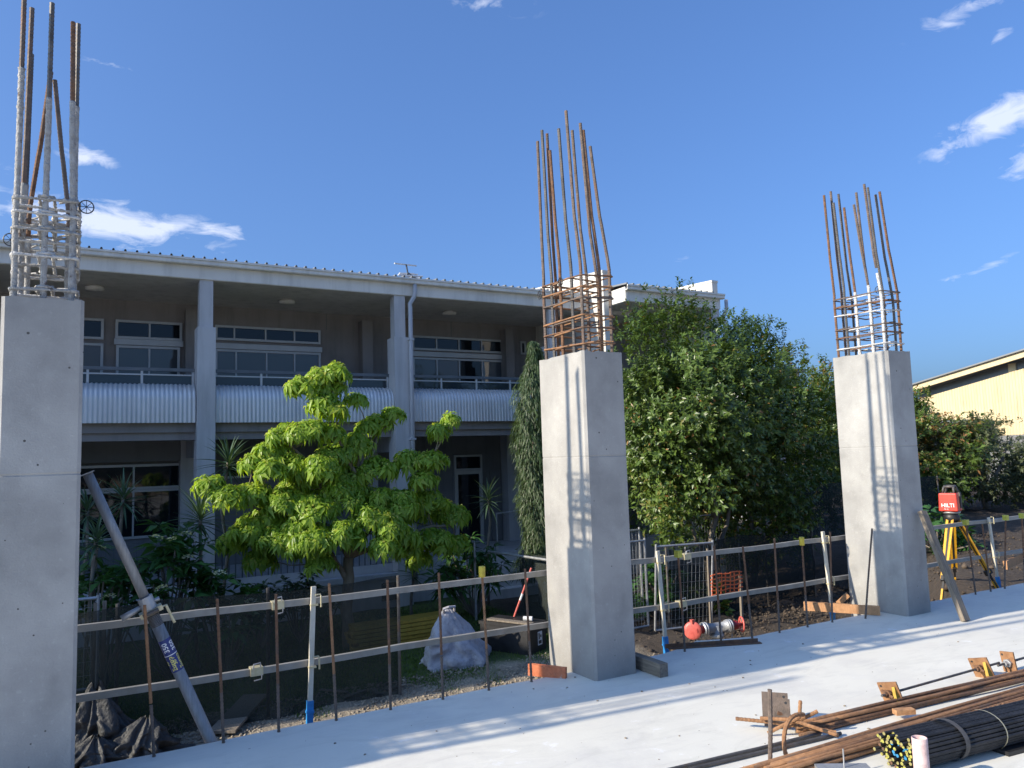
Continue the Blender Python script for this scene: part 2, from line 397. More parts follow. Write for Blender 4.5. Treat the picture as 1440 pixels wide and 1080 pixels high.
def grime(key, stretch, scale, lo, hi, amount, detail=7):
    m = M[key]; nt = m.node_tree; b = nt.nodes['Principled BSDF']; N = nt.nodes.new; L = nt.links.new
    tc = N('ShaderNodeTexCoord'); mp = N('ShaderNodeMapping'); mp.inputs['Scale'].default_value = stretch; L(tc.outputs['Object'], mp.inputs['Vector'])
    n = N('ShaderNodeTexNoise'); n.inputs['Scale'].default_value = scale; n.inputs['Detail'].default_value = detail; n.inputs['Roughness'].default_value = .65; L(mp.outputs[0], n.inputs['Vector'])
    r = N('ShaderNodeMapRange'); r.inputs['From Min'].default_value = lo; r.inputs['From Max'].default_value = hi
    r.inputs['To Min'].default_value = 1.0; r.inputs['To Max'].default_value = amount; L(n.outputs['Fac'], r.inputs['Value'])
    mm = N('ShaderNodeMix'); mm.data_type = 'RGBA'; mm.blend_type = 'MULTIPLY'; mm.inputs['Factor'].default_value = 1
    L(b.inputs['Base Color'].links[0].from_socket, mm.inputs['A']); L(r.outputs[0], mm.inputs['B']); L(mm.outputs['Result'], b.inputs['Base Color'])
for k_ in ('wall', 'wall_lo', 'pillar', 'trim', 'fascia', 'corr', 'fin', 'soffit', 'cream_clad'):
    grime(k_, (3.2, 3.2, .35), 1.4, .48, .78, .72); grime(k_, (1, 1, 1), .9, .4, .7, .90)
for k_ in ('red_laser', 'trip_yel', 'hyd_red', 'dark_red', 'white', 'yellowcap', 'limecap', 'blue', 'pvc', 'cloth_bag', 'yellow_board', 'timber_or', 'formply'):
    grime(k_, (1, 1, 1), 22, .48, .75, .62); grime(k_, (1, 1, 1), 4, .45, .75, .78)
def shade_cloth_mat():
    m = surf('dark_shade_cloth', (.010, .014, .012), (.022, .030, .026), scale=3, rough=.85, bump=.3, bscale=12, c3=(.055, .05, .045), c3lo=.62, c3hi=.82, c3scale=2)
    nt = m.node_tree; N = nt.nodes.new; L = nt.links.new; b = nt.nodes['Principled BSDF']
    t = N('ShaderNodeBsdfTransparent'); ms = N('ShaderNodeMixShader'); ms.inputs[0].default_value = .24
    L(b.outputs[0], ms.inputs[1]); L(t.outputs[0], ms.inputs[2]); L(ms.outputs[0], nt.nodes['Material Output'].inputs['Surface'])
    return m
M['cloth'] = shade_cloth_mat()
M['cloth_heap'] = surf('crumpled_grey_black_cloth', (.02, .02, .02), (.045, .045, .042), scale=7, rough=.6, bump=.7, bscale=26, c3=(.15, .145, .125), c3lo=.58, c3hi=.8, c3scale=5)
def slab_mat():
    m = surf('pale_slab_concrete', (.675, .655, .575), (.75, .73, .645), scale=.8, rough=.75, bump=.05, bscale=45, c3=(.585, .57, .53), c3lo=.48, c3hi=.78, c3scale=1.3)
    nt = m.node_tree; b = nt.nodes['Principled BSDF']; N = nt.nodes.new; L = nt.links.new
    tc = N('ShaderNodeTexCoord')
    v = N('ShaderNodeTexVoronoi'); v.inputs['Scale'].default_value = 5.5; L(tc.outputs['Object'], v.inputs['Vector'])
    sep = N('ShaderNodeSeparateColor'); L(v.outputs['Color'], sep.inputs[0])
    rad = N('ShaderNodeMapRange'); rad.inputs['From Min'].default_value = .6; rad.inputs['To Min'].default_value = 0; rad.inputs['To Max'].default_value = .055
    L(sep.outputs[0], rad.inputs['Value'])
    lt = N('ShaderNodeMath'); lt.operation = 'LESS_THAN'; L(v.outputs['Distance'], lt.inputs[0]); L(rad.outputs[0], lt.inputs[1])
    sc_ = N('ShaderNodeTexNoise'); sc_.inputs['Scale'].default_value = 3.2; sc_.inputs['Detail'].default_value = 12; sc_.inputs['Roughness'].default_value = .75
    L(tc.outputs['Object'], sc_.inputs['Vector'])
    rr = N('ShaderNodeValToRGB'); rr.color_ramp.elements[0].position = .60; rr.color_ramp.elements[1].position = .66
    L(sc_.outputs['Fac'], rr.inputs['Fac'])
    old = b.inputs['Base Color'].links[0].from_socket
    m1 = N('ShaderNodeMix'); m1.data_type = 'RGBA'; L(rr.outputs[0], m1.inputs['Factor']); L(old, m1.inputs['A']); m1.inputs['B'].default_value = (.80, .795, .77, 1)
    m2 = N('ShaderNodeMix'); m2.data_type = 'RGBA'; L(lt.outputs[0], m2.inputs['Factor']); L(m1.outputs['Result'], m2.inputs['A']); m2.inputs['B'].default_value = (.40, .37, .33, 1)
    mp = N('ShaderNodeMapping'); mp.inputs['Scale'].default_value = (.9, 2.6, 1); mp.inputs['Rotation'].default_value = (0, 0, .35); L(tc.outputs['Object'], mp.inputs['Vector'])
    sm = N('ShaderNodeTexNoise'); sm.inputs['Scale'].default_value = 1.9; sm.inputs['Detail'].default_value = 10; sm.inputs['Roughness'].default_value = .7; sm.inputs['Distortion'].default_value = 1.4
    L(mp.outputs[0], sm.inputs['Vector'])
    mr = N('ShaderNodeMapRange'); mr.inputs['From Min'].default_value = .50; mr.inputs['From Max'].default_value = .72; mr.inputs['To Min'].default_value = 1.0; mr.inputs['To Max'].default_value = .86
    L(sm.outputs['Fac'], mr.inputs['Value'])
    m3 = N('ShaderNodeMix'); m3.data_type = 'RGBA'; m3.blend_type = 'MULTIPLY'; m3.inputs['Factor'].default_value = 1
    L(m2.outputs['Result'], m3.inputs['A']); L(mr.outputs[0], m3.inputs['B'])
    L(m3.outputs['Result'], b.inputs['Base Color'])
    return m
M['slab'] = slab_mat()
def ground_mat():
    """lawn by the building, gravel strip along the slab, bare soil to the right"""
    m, nt, b = new_mat('site_ground'); N = nt.nodes.new; L = nt.links.new
    tc = N('ShaderNodeTexCoord'); sp = N('ShaderNodeSeparateXYZ'); L(tc.outputs['Object'], sp.inputs[0])
    def noise(s, d=8, r=.65):
        n = N('ShaderNodeTexNoise'); n.inputs['Scale'].default_value = s; n.inputs['Detail'].default_value = d; n.inputs['Roughness'].default_value = r
        L(tc.outputs['Object'], n.inputs['Vector']); return n.outputs['Fac']
    def ramp(f, c1, c2, p1=.3, p2=.7):
        r = N('ShaderNodeValToRGB'); r.color_ramp.elements[0].color = rgb(c1); r.color_ramp.elements[1].color = rgb(c2)
        r.color_ramp.elements[0].position = p1; r.color_ramp.elements[1].position = p2; L(f, r.inputs['Fac']); return r.outputs[0]
    def mth(op, a, b_):
        k = N('ShaderNodeMath'); k.operation = op
        for i, v in enumerate((a, b_)):
            if isinstance(v, (int, float)): k.inputs[i].default_value = v
            else: L(v, k.inputs[i])
        return k.outputs[0]
    def mix(f, a, b_):
        k = N('ShaderNodeMix'); k.data_type = 'RGBA'; L(f, k.inputs['Factor']); L(a, k.inputs['A']); L(b_, k.inputs['B']); return k.outputs['Result']
    lawn = ramp(noise(9), (.035, .06, .015), (.085, .11, .03))
    gravel = ramp(noise(38, 5), (.16, .13, .095), (.42, .36, .27))
    soil = ramp(noise(14), (.028, .021, .016), (.085, .064, .047))
    wob = mth('MULTIPLY', mth('SUBTRACT', noise(1.6), .5), 1.4)
    fy = mth('MULTIPLY', mth('SUBTRACT', mth('ADD', sp.outputs['Y'], wob), 9.75), 2.5)
    cy = N('ShaderNodeClamp'); L(fy, cy.inputs['Value'])
    left = mix(cy.outputs[0], gravel, lawn)
    fx = mth('MULTIPLY', mth('SUBTRACT', mth('ADD', sp.outputs['X'], wob), 6.9), 1.6)
    cx = N('ShaderNodeClamp'); L(fx, cx.inputs['Value'])
    L(mix(cx.outputs[0], left, soil), b.inputs['Base Color'])
    b.inputs['Roughness'].default_value = .95
    bp = N('ShaderNodeBump'); bp.inputs['Strength'].default_value = .8; bp.inputs['Distance'].default_value = .04
    L(noise(22, 6), bp.inputs['Height']); L(bp.outputs[0], b.inputs['Normal'])
    return m
M['ground'] = ground_mat()

# ------------------------------------------------------------------ ground and slab
GZ = -1.3
def smooth(t): t = max(0.0, min(1.0, t)); return t * t * (3 - 2 * t)
def ground_h(x, y):
    s_ = x - 1.45 * y
    return GZ + 1.16 * smooth((s_ + .35) / 1.2) * smooth((x - 5.5) / 2.0)
rng = random.Random(11)
def build_ground():
    xs = list(np.concatenate([np.linspace(-400, -14, 12)[:-1], np.arange(-14, 30, .4), np.linspace(30, 600, 14)]))
    ys = list(np.concatenate([np.linspace(-300, 2, 8)[:-1], np.arange(2, 22, .4), np.linspace(22, 600, 14)]))
    g = []
    for y in ys:
        row = []
        for x in xs:
            near = -2 < x < 25 and 4 < y < 20
            soil = .07 if x > 7 else .02
            row.append((x, y, ground_h(x, y) + (rng.uniform(-soil, soil) if near else 0)))
        g.append(row)
    struct(MB().sheet(g).build('ground', M['ground'], smooth=True))
build_ground()

EDGE = 5.11
def build_slab():
    m = MB()
    xs = np.arange(-16, 30.01, .25)
    edge = [(x, EDGE + rng.uniform(-.012, .012) + (.16 * smooth(1 - abs(x - 4.75) / .45))) for x in xs]
    y0 = -14
    top = [(x, y0, 0) for x in xs]; te = [(x, y, 0) for x, y in edge]; be = [(x, y, -.3) for x, y in edge]
    m.sheet([top, te]); m.sheet([te, be]); m.sheet([be, [(x, y0, -.3) for x in xs]])
    struct(m.build('concrete_slab', M['slab']))
build_slab()

# ------------------------------------------------------------------ precast columns with starter bars
CW, CD, CY0 = .385, .65, 4.79            # column size along the row, across it, and the row's near face
def resample(pts, step):
    pts = [Vector(p) for p in pts]; out = [pts[0]]
    for a, b in zip(pts[:-1], pts[1:]):
        n = max(1, int((b - a).length / step))
        out += [a + (b - a) * (i / n) for i in range(1, n + 1)]
    return out
def ribbed(pts, r, coat=None, seed=0):
    rg = random.Random(seed); p = resample(pts, .0105); rs = []
    for i, q in enumerate(p):
        k = 1.0 if i % 2 else 1.13
        if coat and q.z < coat:
            k = 1.16 + rg.random() * .22 + (.35 * rg.random() if rg.random() < .06 else 0)
        rs.append(r * k)
    return MB().path(p, rs, 7)
def rounded_rect(cx, cy, z, hx, hy, rr=.025, tilt=0.0, rg=None):
    pts = []
    for sx, sy, a0 in ((1, 1, 0), (-1, 1, 90), (-1, -1, 180), (1, -1, 270)):
        for k in range(4):
            a = R(a0 + 30 * k)
            x = sx * (hx - rr) + rr * math.cos(a); y = sy * (hy - rr) + rr * math.sin(a)
            pts.append((cx + x, cy + y, z + tilt * (x + y)))
    return pts
def wheel(m, c, r, axis='y'):
    c = Vector(c); n = 20; ring = []
    for k in range(n):
        a = 2 * PI * k / n
        ring.append(c + (Vector((math.cos(a), 0, math.sin(a))) if axis == 'y' else Vector((0, math.cos(a), math.sin(a)))) * r)
    m.path(ring, .0035, 5, closed=True)
    for k in range(8):
        a = 2 * PI * k / 8
        d = Vector((math.cos(a), 0, math.sin(a))) if axis == 'y' else Vector((0, math.cos(a), math.sin(a)))
        m.tube(c, c + d * r, .0022, 4)
def column(x0, top, label, mat, bars, levels, tie_mat, rmat, coat=None, coat_sel=None, seed=0, zbase=GZ, tieh=.0):
    rg = random.Random(seed)
    cx = x0 + CW / 2; cy = CY0 + CD / 2
    t = thing('concrete_column', label, 'column', (cx, cy, zbase), 'precast columns along the slab edge')
    # shaft with chamfered arrises, one formwork joint, a slightly ragged top
    m = MB(); ch = .018; hx, hy = CW / 2, CD / 2
    sec = []
    corners = [(-hx + ch, -hy), (hx - ch, -hy), (hx, -hy + ch), (hx, hy - ch), (hx - ch, hy), (-hx + ch, hy), (-hx, hy - ch), (-hx, -hy + ch)]
    for i, (a, b) in enumerate(zip(corners, corners[1:] + corners[:1])):
        n = 1 if i % 2 else 10
        for k in range(n): sec.append((a[0] + (b[0] - a[0]) * k / n, a[1] + (b[1] - a[1]) * k / n))
    zs = [(zbase - .05, 1), (0.002, 1), (.8, 1), (1.631, 1), (1.634, .988), (1.641, .988), (1.645, 1), (top - .06, 1), (top, 1)]
    rings = []
    for zi, (z, s_) in enumerate(zs):
        ring = []
        for (x, y) in sec:
            j = rg.uniform(-.004, .006) if zi == len(zs) - 1 else 0
            ring.append((cx + x * s_, cy + y * s_, z + j + (tieh * y if zi == len(zs) - 1 else 0)))
        rings.append(ring)
    b = len(sec)
    for ring in rings: m.v += ring
    for i in range(len(rings) - 1):
        for k in range(b):
            k2 = (k + 1) % b; m.f.append((i * b + k, i * b + k2, (i + 1) * b + k2, (i + 1) * b + k)); m.mi.append(0)
    m.v.append((cx, cy, top)); c0 = len(m.v) - 1; o_ = (len(rings) - 1) * b
    for k in range(b): m.f.append((o_ + k, o_ + (k + 1) % b, c0)); m.mi.append(0)
    m.build('shaft', mat, t)
    # starter bars: (x, y at the column, crank height, x, y at the tip, tip height)
    for i, (bx, by, zc, tx, ty, tz) in enumerate(bars):
        c = coat_sel(i) if coat_sel else coat
        pts = [(cx + bx, cy + by, top - .03), (cx + bx * 1.02, cy + by * 1.02, zc - .12), (cx + bx * .96 + tx * .04, cy + by * .96 + ty * .04, zc - .03),
               (cx + bx * .62 + tx * .38, cy + by * .62 + ty * .38, zc + .25), (cx + bx * .5 + tx * .5, cy + by * .5 + ty * .5, zc + .33), (cx + tx, cy + ty, tz)]
        if c:
            ribbed([p for p in resample(pts, .05) if p.z <= c], .0125, c, seed * 31 + i).build('rebar', M['slurry'] if coat else M['slurry_wh'], t, True)
            ribbed([p for p in resample(pts, .05) if p.z >= c - .05], .0125, None, 0).build('rebar', rmat[i % len(rmat)], t)
        else:
            ribbed(pts, .0125, None, 0).build('rebar', rmat[i % len(rmat)], t)
    # ties
    xb = max(abs(b_[0]) for b_ in bars) + .017; yb = max(abs(b_[1]) for b_ in bars) + .017
    for li, dz in enumerate(levels):
        z = top + dz; tl = rg.uniform(-.05, .05)
        tm = tie_mat[li % len(tie_mat)]
        rr = .0065
        def loop(hx_, hy_, zz, tl_):
            m_ = MB(); p_ = rounded_rect(cx, cy, zz, hx_, hy_, .022, tl_)
            rs = rr
            if coat: 
                p_ = resample(p_ + [p_[0]], .012); rs = [rr * (.95 + rg.random() * .7 + (1.1 * rg.random() if rg.random() < .12 else 0)) for _ in p_]
                return m_.path(p_, rs, 6)
            return m_.path(p_, rs, 6, closed=True)
        loop(xb, yb, z, tl).build('tie', tm, t, True)
        loop(xb, .105 + .02, z - .018, -tl).build('tie', tie_mat[(li + 1) % len(tie_mat)], t, True)
        if li % 2 == 0 or coat:
            loop(.035, yb, z + .016, tl).build('tie', tm, t, True)
        # hooked tails of the ties turned into the cage
        for s_ in (-1, 1):
            p0 = Vector((cx + s_ * xb * .95, cy - s_ * yb * .95, z + .008))
            MB().tube(p0, p0 + Vector((-s_ * .09, s_ * .11, .01 + rg.uniform(-.02, .02))), rr * .95, 6).build('tie_hook', tm, t)
    return t, cx, cy, xb, yb
def bar_layout(rg, zc, z0, z1, lean=(0, 0), sq=.9):
    out = []
    for (x, y) in ((-.14, -.27), (.03, -.275), (.14, -.255), (-.14, -.14), (.14, -.10), (-.14, .02), (.14, .05), (-.14, .15), (-.14, .275), (-.02, .275), (.14, .27)):
        out.append((x, y, zc + rg.uniform(-.06, .06), x * sq + lean[0] + rg.uniform(-.008, .008), y * sq + lean[1] + rg.uniform(-.012, .012), rg.uniform(z0, z1)))
    return out
rg = random.Random(5)
LV = [.085, .20, .29, .44, .53, .62]
RM = [M['rebar'], M['rust'], M['rebar']]
# left column: its cage is caked in cement slurry and two bars lean together
bars1 = [(-.14, -.27, 3.2, -.135, -.25, 4.29), (-.005, -.275, 3.25, .0, -.26, 4.30), (.125, -.27, 3.2, .105, -.25, 4.22),
         (-.125, -.09, 3.2, -.105, -.10, 4.33), (.13, -.09, 3.2, .13, -.09, 4.30), (-.10, .10, 3.25, -.01, .10, 4.06),
         (.10, .10, 3.25, .01, .12, 4.02), (-.135, .27, 3.2, -.12, .25, 4.22), (-.03, .275, 3.2, -.02, .26, 4.10), (.135, .27, 3.2, .12, .25, 4.26)]
selc = {0: 3.9, 1: 3.75, 2: 3.75, 3: 3.3, 4: 3.8, 7: 3.4, 8: 3.15, 9: 3.3, 5: 3.05, 6: 3.1}
t, cx, cy, xb, yb = column(-.375, 2.585, 'leftmost near concrete column, its starter bars and ties caked in pale cement slurry', M['conc_b'], bars1,
       [.06, .24, .38, .47, .57], [M['slurry'], M['slurry_wh']], [M['rebar'], M['greysteel'], M['rust']], coat=3.05, coat_sel=lambda i: selc.get(i), seed=1)
w = MB(); wheel(w, (cx + xb + .035, cy - yb + .01, 3.13), .037); w.build('spacer_wheel', M['black'], t)
w = MB(); wheel(w, (cx - xb - .03, cy + .1, 3.0), .037); w.build('spacer_wheel', M['black'], t)
t, cx, cy, xb, yb = column(3.325, 2.44, 'middle concrete column with rusty orange ties round its bare starter bars', M['conc'], bar_layout(rg, 3.18, 4.12, 4.42, (-.05, .03), .84), LV,
       [M['rust_lt'], M['rust'], M['rust_lt'], M['rebar']], [M['rebar'], M['rust'], M['rebar'], M['greysteel']], seed=2)
for dz, yy in ((.60, -.02), (.56, .3)):
    w = MB(); wheel(w, (cx - xb - .012, cy + yy, 2.44 + dz), .035, 'x'); w.build('spacer_wheel', M['black'], t)
white3 = {3: 3.35, 0: 3.45, 5: 3.3}
t, cx, cy, xb, yb = column(7.0, 2.595, 'rightmost concrete column with three starter bars splashed white with slurry', M['conc_b'], bar_layout(rg, 3.3, 4.15, 4.45, (-.07, .03), .92), LV,
       [M['slurry_wh'], M['rust'], M['rebar']], [M['rebar'], M['greysteel'], M['rust']], coat_sel=lambda i: white3.get(i), seed=3, zbase=-1.3)
w = MB(); wheel(w, (cx - xb + .02, cy - yb + .05, 3.23), .035, 'x'); w.build('spacer_wheel', M['black'], t)
# the next column of the row stands outside the frame on the left and throws its shadow on the slab
column(-4.05, 2.585, 'concrete column beyond the left edge of the picture', M['conc_b'], bar_layout(rg, 3.2, 4.1, 4.4), LV, [M['rust']], RM, seed=4)

# ------------------------------------------------------------------ the two-storey building behind
FY = 15.15          # front plane of the verandah
WY = 17.62          # rear wall of the verandah
GRID = [-1.82, 2.03, 5.88, 9.73]
def building():
    t = thing('verandah_building', 'long grey two storey building with deep upper verandah behind the columns', 'building', (4, 17, GZ))
    # walls
    MB().box(-6.2, 14.2, WY, WY + .2, 2.45, 5.15).build('wall', M['wall'], t)
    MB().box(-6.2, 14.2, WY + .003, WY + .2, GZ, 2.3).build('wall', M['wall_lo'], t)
    MB().box(-6.2, 14.2, 24, 24.2, GZ, 6.2).build('wall', M['wall'], t)
    MB().box(-6.4, -6.2, WY, 24.2, GZ, 5.6).build('wall', M['wall'], t)
    MB().box(14.2, 14.4, WY, 24.2, GZ, 5.6).build('wall', M['wall'], t)
    for x in (4.99, 8.2):                                   # control joints in the render
        MB().box(x, x + .012, WY - .004, WY, 4.75, 5.149).build('joint', M['dark_alu'], t)
    # slabs
    MB().box(-6.2, 13.9, FY + .16, WY, 2.30, 2.5).build('balcony_slab', M['wall'], t)
    MB().box(-6.2, 13.9, FY + .25, WY, GZ, -.45).build('ground_slab', M['pillar'], t)
    MB().box(-6.2, 10.725, FY + .02, WY, 5.15, 5.2).build('soffit', M['soffit'], t)
    # roof sheet with ribs, gutter and fascia
    def roof(x0, x1, yf):
        m = MB(); z0 = 5.545; ye = 24.3; zb = z0 + (ye - yf) * .07
        prof = []
        x = x0
        while x < x1 - .19:
            for dx, h in ((0, 0), (.012, .042), (.037, .042), (.049, 0), (.187, 0)): prof.append((x + dx, h))
            x += .19
        m.sheet([[(p, yf - .03, z0 + h) for p, h in prof], [(p, ye, zb + h) for p, h in prof]])
        r = m.build('roof', M['grey_roof'], t)
        MB().box(x0, x1, yf - .005, yf + .02, 5.16, 5.40).build('fascia', M['fascia'], t)
        g = MB()
        sec = [(yf - .008, 5.40), (yf - .11, 5.40), (yf - .125, 5.415), (yf - .125, 5.47), (yf - .145, 5.485), (yf - .145, 5.52), (yf - .118, 5.52), (yf - .118, 5.49), (yf - .1, 5.42), (yf - .008, 5.42)]
        g.sheet([[(xx, y, z) for y, z in sec + sec[:1]] for xx in (x0 - .05, x1 + .05)])
        g.add([(x0 - .05, y, z) for y, z in sec], [tuple(range(len(sec)))]); g.add([(x1 + .05, y, z) for y, z in sec], [tuple(reversed(range(len(sec))))])
        g.build('gutter', M['fascia'], t)
    roof(-6.4, 10.72, FY)
    roof(10.93, 13.86, 13.9)
    MB().box(10.93, 13.86, 13.93, WY, 5.15, 5.2).build('soffit', M['soffit'], t)
    MB().box(10.91, 10.93, 13.9, WY, 5.16, 5.49).build('fascia', M['fin'], t)
    MB().box(10.93, 13.86, FY + 1.2, FY + 1.35, 2.5, 5.15).build('wall', M['wall'], t)
    # pale fin walls rising through the roof
    for x0, x1, yf, zf in ((10.73, 10.905, 14.5, 5.95), (13.87, 14.05, 14.15, 5.90), (-6.62, -6.42, 14.0, 5.8)):
        m = MB(); zb = zf + .04
        m.add([(x0, yf, GZ), (x1, yf, GZ), (x1, 19, GZ), (x0, 19, GZ), (x0, yf, zf), (x1, yf, zf), (x1, 19, zb + .25), (x0, 19, zb + .25)],
              [(3, 2, 1, 0), (4, 5, 6, 7), (0, 1, 5, 4), (1, 2, 6, 5), (2, 3, 7, 6), (3, 0, 4, 7)])
        f = m.build('fin_wall', M['fin'], t)
        MB().beam((x0 / 2 + x1 / 2, yf - .012, zf + .02), (x0 / 2 + x1 / 2, 19, zb + .27), x1 - x0 + .03, .06).build('coping', M['fin'], f)
    # columns of the verandah
    for x in GRID:
        MB().box(x - .16, x + .16, FY - .04, FY + .38, GZ - .1, 4.25).build('pillar', M['pillar'], t)
        MB().box(x - .12, x + .12, FY + .03, FY + .28, 4.25, 5.16).build('pillar_top', M['pillar'], t)
        MB().box(x - .12, x + .13, WY - .32, WY - .002, 2.5, 4.98).build('pilaster', M['wall'], t)
        MB().box(x - .1, x + .1, FY + .38, WY - .003, 1.85, 2.3).build('floor_beam', M['trim'], t)
        MB().box(x - .2, x + .2, WY - .35, WY - .001, GZ, 2.29).build('pilaster', M['pillar'], t)
    MB().box(13.6, 13.86, 13.95, 14.25, GZ, 5.15).build('pillar', M['pillar'], t)
    # edge beam under the balcony
    for a, b in zip([-6.2] + [g + .16 for g in GRID], [g - .16 for g in GRID] + [13.6]):
        MB().box(a, b, FY + .22, FY + .42, 2.16, 2.302).build('edge_beam', M['wall'], t)
        # curved corrugated apron
        pts = []; n = 9; rad = .30
        pts.append((FY + .03, 2.47)); pts.append((FY + .03, 2.9))
        for k in range(1, n + 1):
            th = (PI / 2) * k / n * .92
            pts.append((FY + .03 + rad * (1 - math.cos(th)), 2.9 + rad * math.sin(th)))
        rows = []; xs = np.arange(a + .004, b - .004, .0095)
        for i, (y, z) in enumerate(pts):
            y2, z2 = pts[min(i + 1, len(pts) - 1)]; y1, z1 = pts[max(i - 1, 0)]
            ty, tz = y2 - y1, z2 - z1; l = math.hypot(ty, tz); ny, nz = -tz / l, ty / l
            rows.append([(x, y + ny * .0085 * math.sin(2 * PI * x / .076), z + nz * .0085 * math.sin(2 * PI * x / .076)) for x in xs])
        MB().sheet(rows).build('corrugated_apron', M['corr'], t, True)
        # balustrade of smoked glass
        y = FY + .34
        rl = MB().box(a, b, y - .03, y + .03, 3.44, 3.50).build('balustrade', M['dark_alu'], t)
        MB().box(a, b, y - .02, y + .02, 3.36, 3.385).build('rail', M['frame'], rl)
        k = max(2, int(round((b - a) / .87)))
        for i in range(k + 1):
            xx = a + .03 + (b - a - .06) * i / k
            MB().box(xx - .02, xx + .02, y - .022, y + .022, 2.9, 3.44).build('post', M['frame'], rl)
            if i < k:
                x2 = a + .03 + (b - a - .06) * (i + 1) / k
                MB().box(xx + .03, x2 - .03, y - .005, y + .005, 2.95, 3.355).build('glass_panel', M['tint_glass'], rl)
    # windows: (x0, x1, z0, z1, vertical divisions, pane material)
    def window(x0, x1, z0, z1, div, pm, fw=.05, y=WY, mi=.035):
        m = MB(); d = y - .06
        m.box(x0, x1, d, y - .001, z1 - fw, z1); m.box(x0, x1, d, y - .001, z0, z0 + fw)
        m.box(x0, x0 + fw, d, y - .001, z0 + fw, z1 - fw); m.box(x1 - fw, x1, d, y - .001, z0 + fw, z1 - fw)
        w_ = m.build('window', M['frame'], t)
        cuts = [x0 + fw] + list(div) + [x1 - fw]
        for c in div: MB().box(c - mi / 2, c + mi / 2, d + .004, y - .002, z0 + fw, z1 - fw).build('mullion', M['frame'], w_)
        for i, (a, b) in enumerate(zip(cuts[:-1], cuts[1:])):
            a2 = a + (mi / 2 if i else 0); b2 = b - (mi / 2 if i < len(cuts) - 2 else 0)
            MB().box(a2, b2, y - .025, y - .004, z0 + fw, z1 - fw).build('pane', pm[i % len(pm)] if isinstance(pm, list) else pm, w_)
    P, G, B = M['pane'], M['pane_grey'], M['pane_brick']
    window(-.62, .39, 4.30, 4.73, [-.1], P); window(-.62, .39, 2.5, 4.22, [-.1], [G, B])
    window(.60, 1.87, 4.34, 4.73, [1.24], P); window(.62, 1.83, 2.5, 4.20, [1.24], [G, G])
    window(2.53, 4.84, 4.40, 4.73, [2.93, 3.60, 4.24], P); window(2.53, 4.84, 2.5, 4.20, [2.97, 3.62, 4.24], [G, G, G, G])
    window(7.12, 9.68, 4.37, 4.73, [7.77, 8.39, 9.04], P); window(7.12, 9.68, 2.5, 4.19, [7.77, 8.39, 9.04], [G, B, P, G])
    window(10.2, 10.37, 4.37, 4.73, [], P)
    for x0, x1 in ((.58, 1.89), (2.5, 4.87), (7.1, 9.7)):
        MB().box(x0, x1, WY - .09, WY - .062, 4.21, 4.33).build('transom_band', M['frame'], t)
    # ground floor
    window(-.75, 1.93, 1.24, 1.75, [.0, .98], P); window(-.75, 1.93, .25, 1.235, [.0, .98], P)
    window(2.71, 3.28, 1.39, 1.71, [], P); window(3.38, 4.2, 1.39, 1.71, [], P)
    window(8.18, 8.96, 1.36, 1.75, [], P); window(8.18, 8.96, -.44, 1.355, [], P, fw=.09)
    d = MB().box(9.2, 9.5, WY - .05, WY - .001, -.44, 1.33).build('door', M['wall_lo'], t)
    MB().box(9.28, 9.34, WY - .09, WY - .05, .5, .53).build('handle', M['frame'], d)
    # bulkhead over the left ground floor windows
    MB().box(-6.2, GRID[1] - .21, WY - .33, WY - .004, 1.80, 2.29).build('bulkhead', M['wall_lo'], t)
    # planter walls between the pillars and the steps at the right
    for a, b in ((-6.2, GRID[0] - .16), (GRID[0] + .16, GRID[1] - .16), (GRID[1] + .16, GRID[2] - .16)):
        MB().box(a, b, FY + .02, FY + .2, GZ, -.72).build('planter_wall', M['pillar'], t)
        MB().box(a, b, FY - .02, FY + .23, -.72, -.62).build('planter_cap', M['trim'], t)
        f = MB().box(a, b, FY + .27, FY + .31, .28, .33).build('bar_screen', M['dark_alu'], t)
        x = a + .06
        while x < b - .03:
            MB().box(x - .011, x + .011, FY + .28, FY + .30, -.449, .28).build('bar', M['dark_alu'], f); x += .12
    MB().box(GRID[2] - .5, GRID[2] - .17, FY + .005, FY + .02, -1.15, -.8).build('vent', M['black'], t)
    for i in range(3):
        MB().box(7.3, 9.4, FY + .25 - .28 * (i + 1), FY + .25 - .28 * i - .002, GZ, -.45 - .22 * (i + 1)).build('step', M['pillar'], t)
    h = MB(); h.path([(8.1, FY + .1, -.45), (8.1, FY + .1, .42), (9.4, FY + .1, .48)], .022, 8); h.build('handrail', M['galv'], t)
    # downpipes
    def downpipe(x, yg):
        m = MB(); m.path([(x + .12, yg - .07, 5.41), (x + .12, yg - .07, 5.20), (x + .10, yg - .065, 5.12), (x + .01, yg - .05, 4.97), (x, yg - .09, 4.88), (x, yg - .09, -.9)], .046, 10)
        o = m.build('downpipe', M['trim'], t, True)
        for z in (4.2, 2.1, .2): MB().box(x - .06, x + .06, yg - .14, yg - .035, z - .02, z + .02).build('bracket', M['trim'], o)
    downpipe(GRID[2] + .19, FY); downpipe(13.93, 13.95)
    # ceiling lights and a fan
    for x, y in ((7.6, 16.4), (3.8, 16.4), (.2, 16.4)):
        MB().lathe((x, y, 5.15), (0, 0, -1), [(0, .1), (.03, .17), (.09, .16), (.1, .02)], 18).build('ceiling_light', M['soffit'], t, True)
    MB().box(11.3, 11.9, 15.0, 15.2, 5.06, 5.15).build('ceiling_light', M['soffit'], t)
    for x in (.25, 7.9): MB().box(x - .22, x + .22, 16.0, 16.1, 2.23, 2.3).build('batten_light', M['white'], t)
building()

